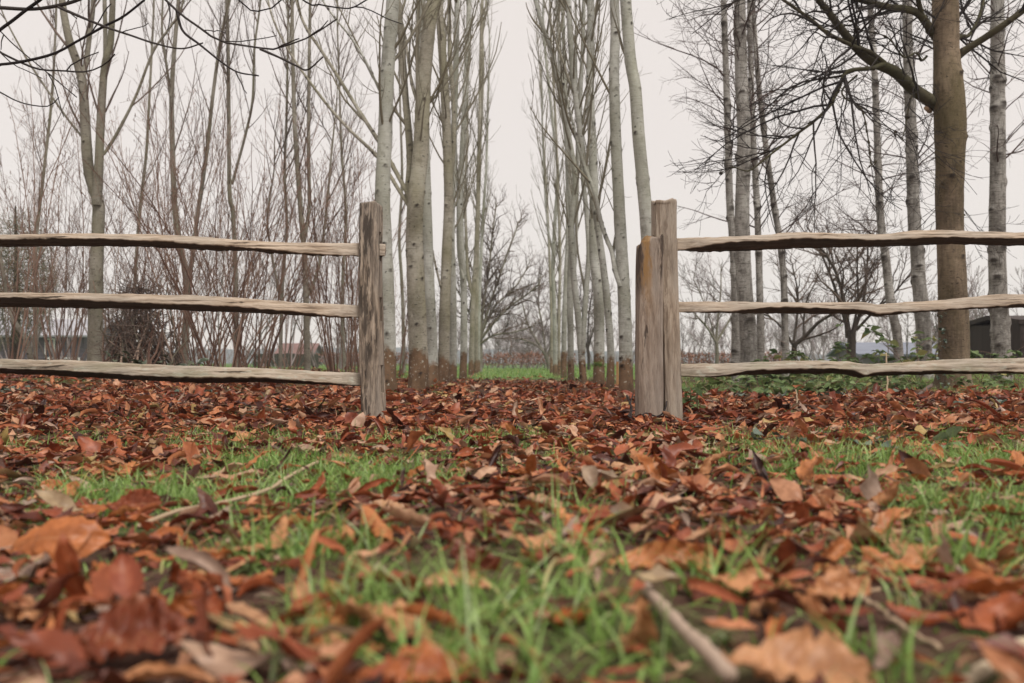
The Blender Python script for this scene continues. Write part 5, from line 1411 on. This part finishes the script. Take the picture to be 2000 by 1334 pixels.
for k, (x0, y0, x1, y1, d0, d1, lab) in enumerate([(1732, 778, 1730, 690, 8.0, 8.1, 'pale upright dead stalk left of the chestnut trunk'), (1555, 805, 1553, 760, 6, 6.1, 'short pale upright stalk below the lowest right rail'),
                                                    (280, 1000, 420, 940, 2.3, 2.8, 'thin dry stem half buried left of the long pale stalk'), (1500, 1020, 1560, 1050, 1.9, 1.75, 'thin dark stem among leaves right of the rolled orange leaf')]):
    stick('dry_stalk', lab, [(x0, y0, d0), ((x0 + x1) / 2 + 2, (y0 + y1) / 2, (d0 + d1) / 2), (x1, y1, d1)], 3.5, 2.5, 'stalk', seed=20 + k)

# ------------------------------------------------------------------ green plants
def plant_leaf(W, nu=5, nv=2, seed=0, notch=0):
    rng = np.random.default_rng(seed)
    u = np.linspace(0, 1, nu + 1); v = np.linspace(-1, 1, 2 * nv + 1)
    U, Vv = np.meshgrid(u, v, indexing='ij')
    w = np.maximum(np.sin(math.pi * u ** .75) ** .8, .03) * W
    if notch: w = w * (1 + .35 * np.cos(u * 9.5))
    x = U * 1.0; y = Vv * w[:, None]; z = .35 * np.abs(y) - .25 * U ** 2 + .03 * rng.normal(0, 1, U.shape)
    V = np.stack([x, y, z], -1).reshape(-1, 3); m = 2 * nv + 1
    i = (np.arange(nu)[:, None] * m + np.arange(2 * nv)[None]).ravel()
    F = np.stack([i, i + 1, i + m + 1, i + m], -1)
    return mesh_np('leaf', V, [F], {'rnd': np.zeros(len(V))})
BL = [plant_leaf(.34, seed=k) for k in range(3)]
for m in BL: m.materials.append(M['bramble'])
IL = [plant_leaf(.48, seed=9 + k, notch=1) for k in range(3)]
for m in IL: m.materials.append(M['ivy'])
RL = [plant_leaf(.26, seed=19 + k) for k in range(2)]
M['evergreen_leaf'] = leaf_material('glossy_green_leaf', [(.0, (.035, .055, .03)), (.5, (.06, .09, .05)), (1.0, (.11, .14, .09))], .1, False, .3, rnd_obj=True)
for m in RL: m.materials.append(M['evergreen_leaf'])

def orient(o, d, rng, size):
    d = Vector(d).normalized()
    o.rotation_euler = d.to_track_quat('X', 'Z').to_euler(); o.rotation_euler.x += rng.normal(0, .4)
    o.scale = (size,) * 3

def bramble(label, px, D, w, h, ncane, nleaf, seed, lsz=(.05, .09), meshes=BL, name='bramble_plant', cat='plant', group='brambles behind the right fence', stemm='twig_red', droop=.10):
    rng = np.random.default_rng(seed)
    x = P(px, 708, D)[0]; g = Gs(x, D)
    root = thing(name, label, cat, (x, D, g), group)
    for c in range(ncane):
        a = rng.uniform(0, 6.28); b = np.array([rng.normal(0, w * .2), rng.normal(0, .12), -.02])
        d = nrm(np.array([math.cos(a) * .8 * w / .4, math.sin(a) * .5, 1.0])); n = 9; L = h * rng.uniform(.7, 1.4)
        pts = [b]
        for k in range(1, n):
            d = nrm(d + rng.normal(0, .08, 3) - UP * droop * (k / n) * 2); q = pts[-1] + d * L / (n - 1); q[2] = max(q[2], .01); pts.append(q)
        pts = np.array(pts); t = Tubes(); t.add(pts, np.linspace(.004, .0015, n), 4)
        mobj('cane', t.mesh('cane'), M[stemm], root)
        for l in range(int(nleaf / ncane)):
            f = rng.uniform(.25, 1) * (n - 1.01); i = int(f); q = pts[i] + (pts[i + 1] - pts[i]) * (f - i)
            for s in ((0,) if meshes is RL else (-1, 0, 1)[:rng.integers(2, 4)]):
                o = mobj('leaf', meshes[int(rng.integers(0, len(meshes)))], None, root)
                aa = rng.uniform(0, 6.28) + s * .9
                dd = np.array([math.cos(aa), math.sin(aa), rng.uniform(-.5, .6)])
                o.location = q + nrm(dd) * .008; orient(o, dd, rng, rng.uniform(*lsz))
    return root
bramble('small bramble sprig against the right side of the doubled posts', 1352, 6.3, .16, 0.23, 5, 15, 1)
bramble('bramble growing at the foot of the widest birch', 1462, 11.2, .5, 0.49, 7, 41, 2, (0.060, 0.120))
bramble('bramble below the slanting thin birch', 1535, 11.0, .6, 0.52, 8, 49, 3, (0.060, 0.128))
bramble('leafy bramble under the lowest right rail near its sagging bump', 1620, 8.6, .55, 0.35, 8, 45, 4, (0.060, 0.120))
bramble('tall bramble with climbing shoots in front of the dark many-limbed tree', 1660, 11.6, .5, 0.80, 8, 45, 5, (0.060, 0.120))
bramble('bramble tangle between the many-limbed tree and the crooked birch', 1730, 11.2, .6, 0.61, 8, 49, 6, (0.060, 0.120))
bramble('bramble climbing towards the chestnut trunk', 1790, 10.8, .4, 0.80, 7, 38, 7, (0.068, 0.128))
bramble('bramble right of the chestnut trunk', 1915, 11.6, .55, 0.65, 8, 49, 8, (0.060, 0.120))
bramble('bramble at the right edge below the dark shed', 1985, 11.4, .5, 0.61, 7, 41, 9, (0.060, 0.120))
bramble('small bramble beside the lowest right rail left end', 1500, 8.2, .4, 0.29, 6, 26, 10, (0.053, 0.105))
for k, (px, D, lab) in enumerate([(1400, 9.6, 'low bramble under the left end of the lowest right rail'), (1470, 9.0, 'low bramble in front of the pale birch pair'), (1570, 9.8, 'low bramble under the rising part of the lowest right rail'), (1690, 9.4, 'low bramble under the bump of the lowest right rail'), (1770, 9.2, 'low bramble left of the propped sticks'), (1930, 9.6, 'low bramble in front of the grey birch'), (1430, 12.2, 'bramble between the birch pair and the clipped hedge'), (1590, 12.4, 'bramble in front of the long-limbed low tree')]):
    bramble(lab, px, D, .6, .26, 6, 20, 60 + k, (.05, .095))
bramble('dark glossy-leaved bush lying over the lowest left rail by the brush pile', 285, 11.2, .5, 0.52, 9, 57, 11, (0.105, 0.165), RL, 'evergreen_bush', 'bush', None, 'twig_brown', .2)

def ivy(label, px, py, r, n, seed, size=(.03, .055), D=None):
    rng = np.random.default_rng(seed)
    D = CAMZ * FPX / (py - 708) if D is None else D
    c = P(px, py, D); g = Gs(c[0], D)
    root = thing('ivy_plant', label, 'ivy', (c[0], D, g), 'ivy on the ground')
    t = Tubes(); a = rng.uniform(0, 6.28); p = np.array([[math.cos(a) * r * s, math.sin(a) * r * s + .03 * math.sin(4 * s), .02] for s in np.linspace(-1, 1, 9)])
    t.add(p, np.full(9, .002), 4); mobj('stem', t.mesh('stem'), M['twig_brown'], root)
    for i in range(n):
        o = mobj('leaf', IL[i % 3], None, root)
        aa = rng.uniform(0, 6.28)
        o.location = (rng.normal(0, r * .6), rng.normal(0, r * .5), rng.uniform(.025, .06)); orient(o, (math.cos(aa), math.sin(aa), rng.uniform(-.1, .4)), rng, rng.uniform(*size))
    return root
ivy('grey-green ivy at the left edge below the lowest rail', 20, 775, .25, 14, 1, (.05, .08))
ivy('ivy leaves on the litter below the sagging right rail', 1600, 785, .30, 14, 2, (.045, .07))
ivy('ivy leaves on the litter right of the doubled posts', 1480, 782, .25, 10, 3, (.045, .07))
ivy('ivy leaves left of the chestnut foot', 1710, 776, .25, 12, 4, (.045, .07))
ivy('bluish ivy in the turf of the right middle ground', 1545, 880, .16, 10, 5, (.03, .05))
ivy('dark ivy between two leaves right of the middle', 1690, 895, .12, 8, 6, (.03, .05))
ivy('ivy leaves at the right edge of the litter', 1950, 800, .3, 12, 7, (.045, .07))
ivy('few ivy leaves in the litter below the middle of the left rails', 400, 755, .3, 9, 8, (.05, .08), 8.5)

WL = plant_leaf(.34, seed=77); WL.materials.append(leaf_material('weed_leaf', [(.0, (.22, .30, .17)), (1.0, (.34, .42, .27))], .2, False, rnd_obj=True))
def weed():
    D = CAMZ * FPX / (885 - 708); c = P(1850, 885, D); g = Gs(c[0], D)
    root = thing('broad_leaved_weed', 'pale green weed with two broad leaves in the right turf', 'plant', (c[0], D, g))
    rng = np.random.default_rng(3)
    for (dx, dz, s, hgt) in ((-1, .25, .065, .05), (.8, .9, .06, .055), (.2, .1, .06, .03), (-.5, .1, .05, .02)):
        o = mobj('leaf', WL, None, root); o.location = (0, 0, hgt); orient(o, (dx, -.3, dz), rng, s)
    t = Tubes(); t.add(np.array([[0, 0, -.01], [0, 0, .03], [.005, 0, .06]]), [.003, .003, .002], 5); mobj('stem', t.mesh('stem'), M['bramble'], root)
weed()

def trunk_ivy():
    rng = np.random.default_rng(31)
    D = 10.2; c = P(1850, 700, D)
    root = thing('climbing_ivy', 'small dark ivy leaves climbing the foot of the chestnut trunk', 'ivy', (c[0], D - .18, Gs(c[0], D)))
    for st in range(3):
        x0 = (-.12, -.17, .02)[st]; n = 10
        p = np.array([[x0 + .02 * math.sin(k * 1.3 + st), .01 + .06 * abs(x0) , .05 + k * (.075, .085, .05)[st]] for k in range(n)])
        t = Tubes(); t.add(p, np.linspace(.004, .002, n), 4); mobj('stem', t.mesh('stem'), M['twig_brown'], root)
        for i in range((26, 16, 8)[st]):
            o = mobj('leaf', IL[i % 3], None, root); q = p[int(rng.integers(0, n))] + rng.normal(0, .02, 3) * np.array([1.4, .3, 1])
            o.location = q; orient(o, (rng.normal(), -.6, rng.normal(0, .6)), rng, rng.uniform(.025, .045))
trunk_ivy()

# ------------------------------------------------------------------ damp winter air
def haze():
    o = mobj('haze', box_mesh('haze', (-420, 420, -8, 420, -2.5, 26)), None)
    m = bpy.data.materials.new('haze'); m.use_nodes = True
    nt = m.node_tree; nt.nodes.clear()
    out = nt.nodes.new('ShaderNodeOutputMaterial'); v = nt.nodes.new('ShaderNodeVolumePrincipled')
    v.inputs['Color'].default_value = (.88, .91, 1.0, 1); v.inputs['Density'].default_value = HAZE
    nt.links.new(v.outputs[0], out.inputs['Volume']); o.data.materials.append(m)
    tag(o, 'thin pale blue winter haze over the whole place', None, None, 'stuff')
HAZE = .0010
haze()
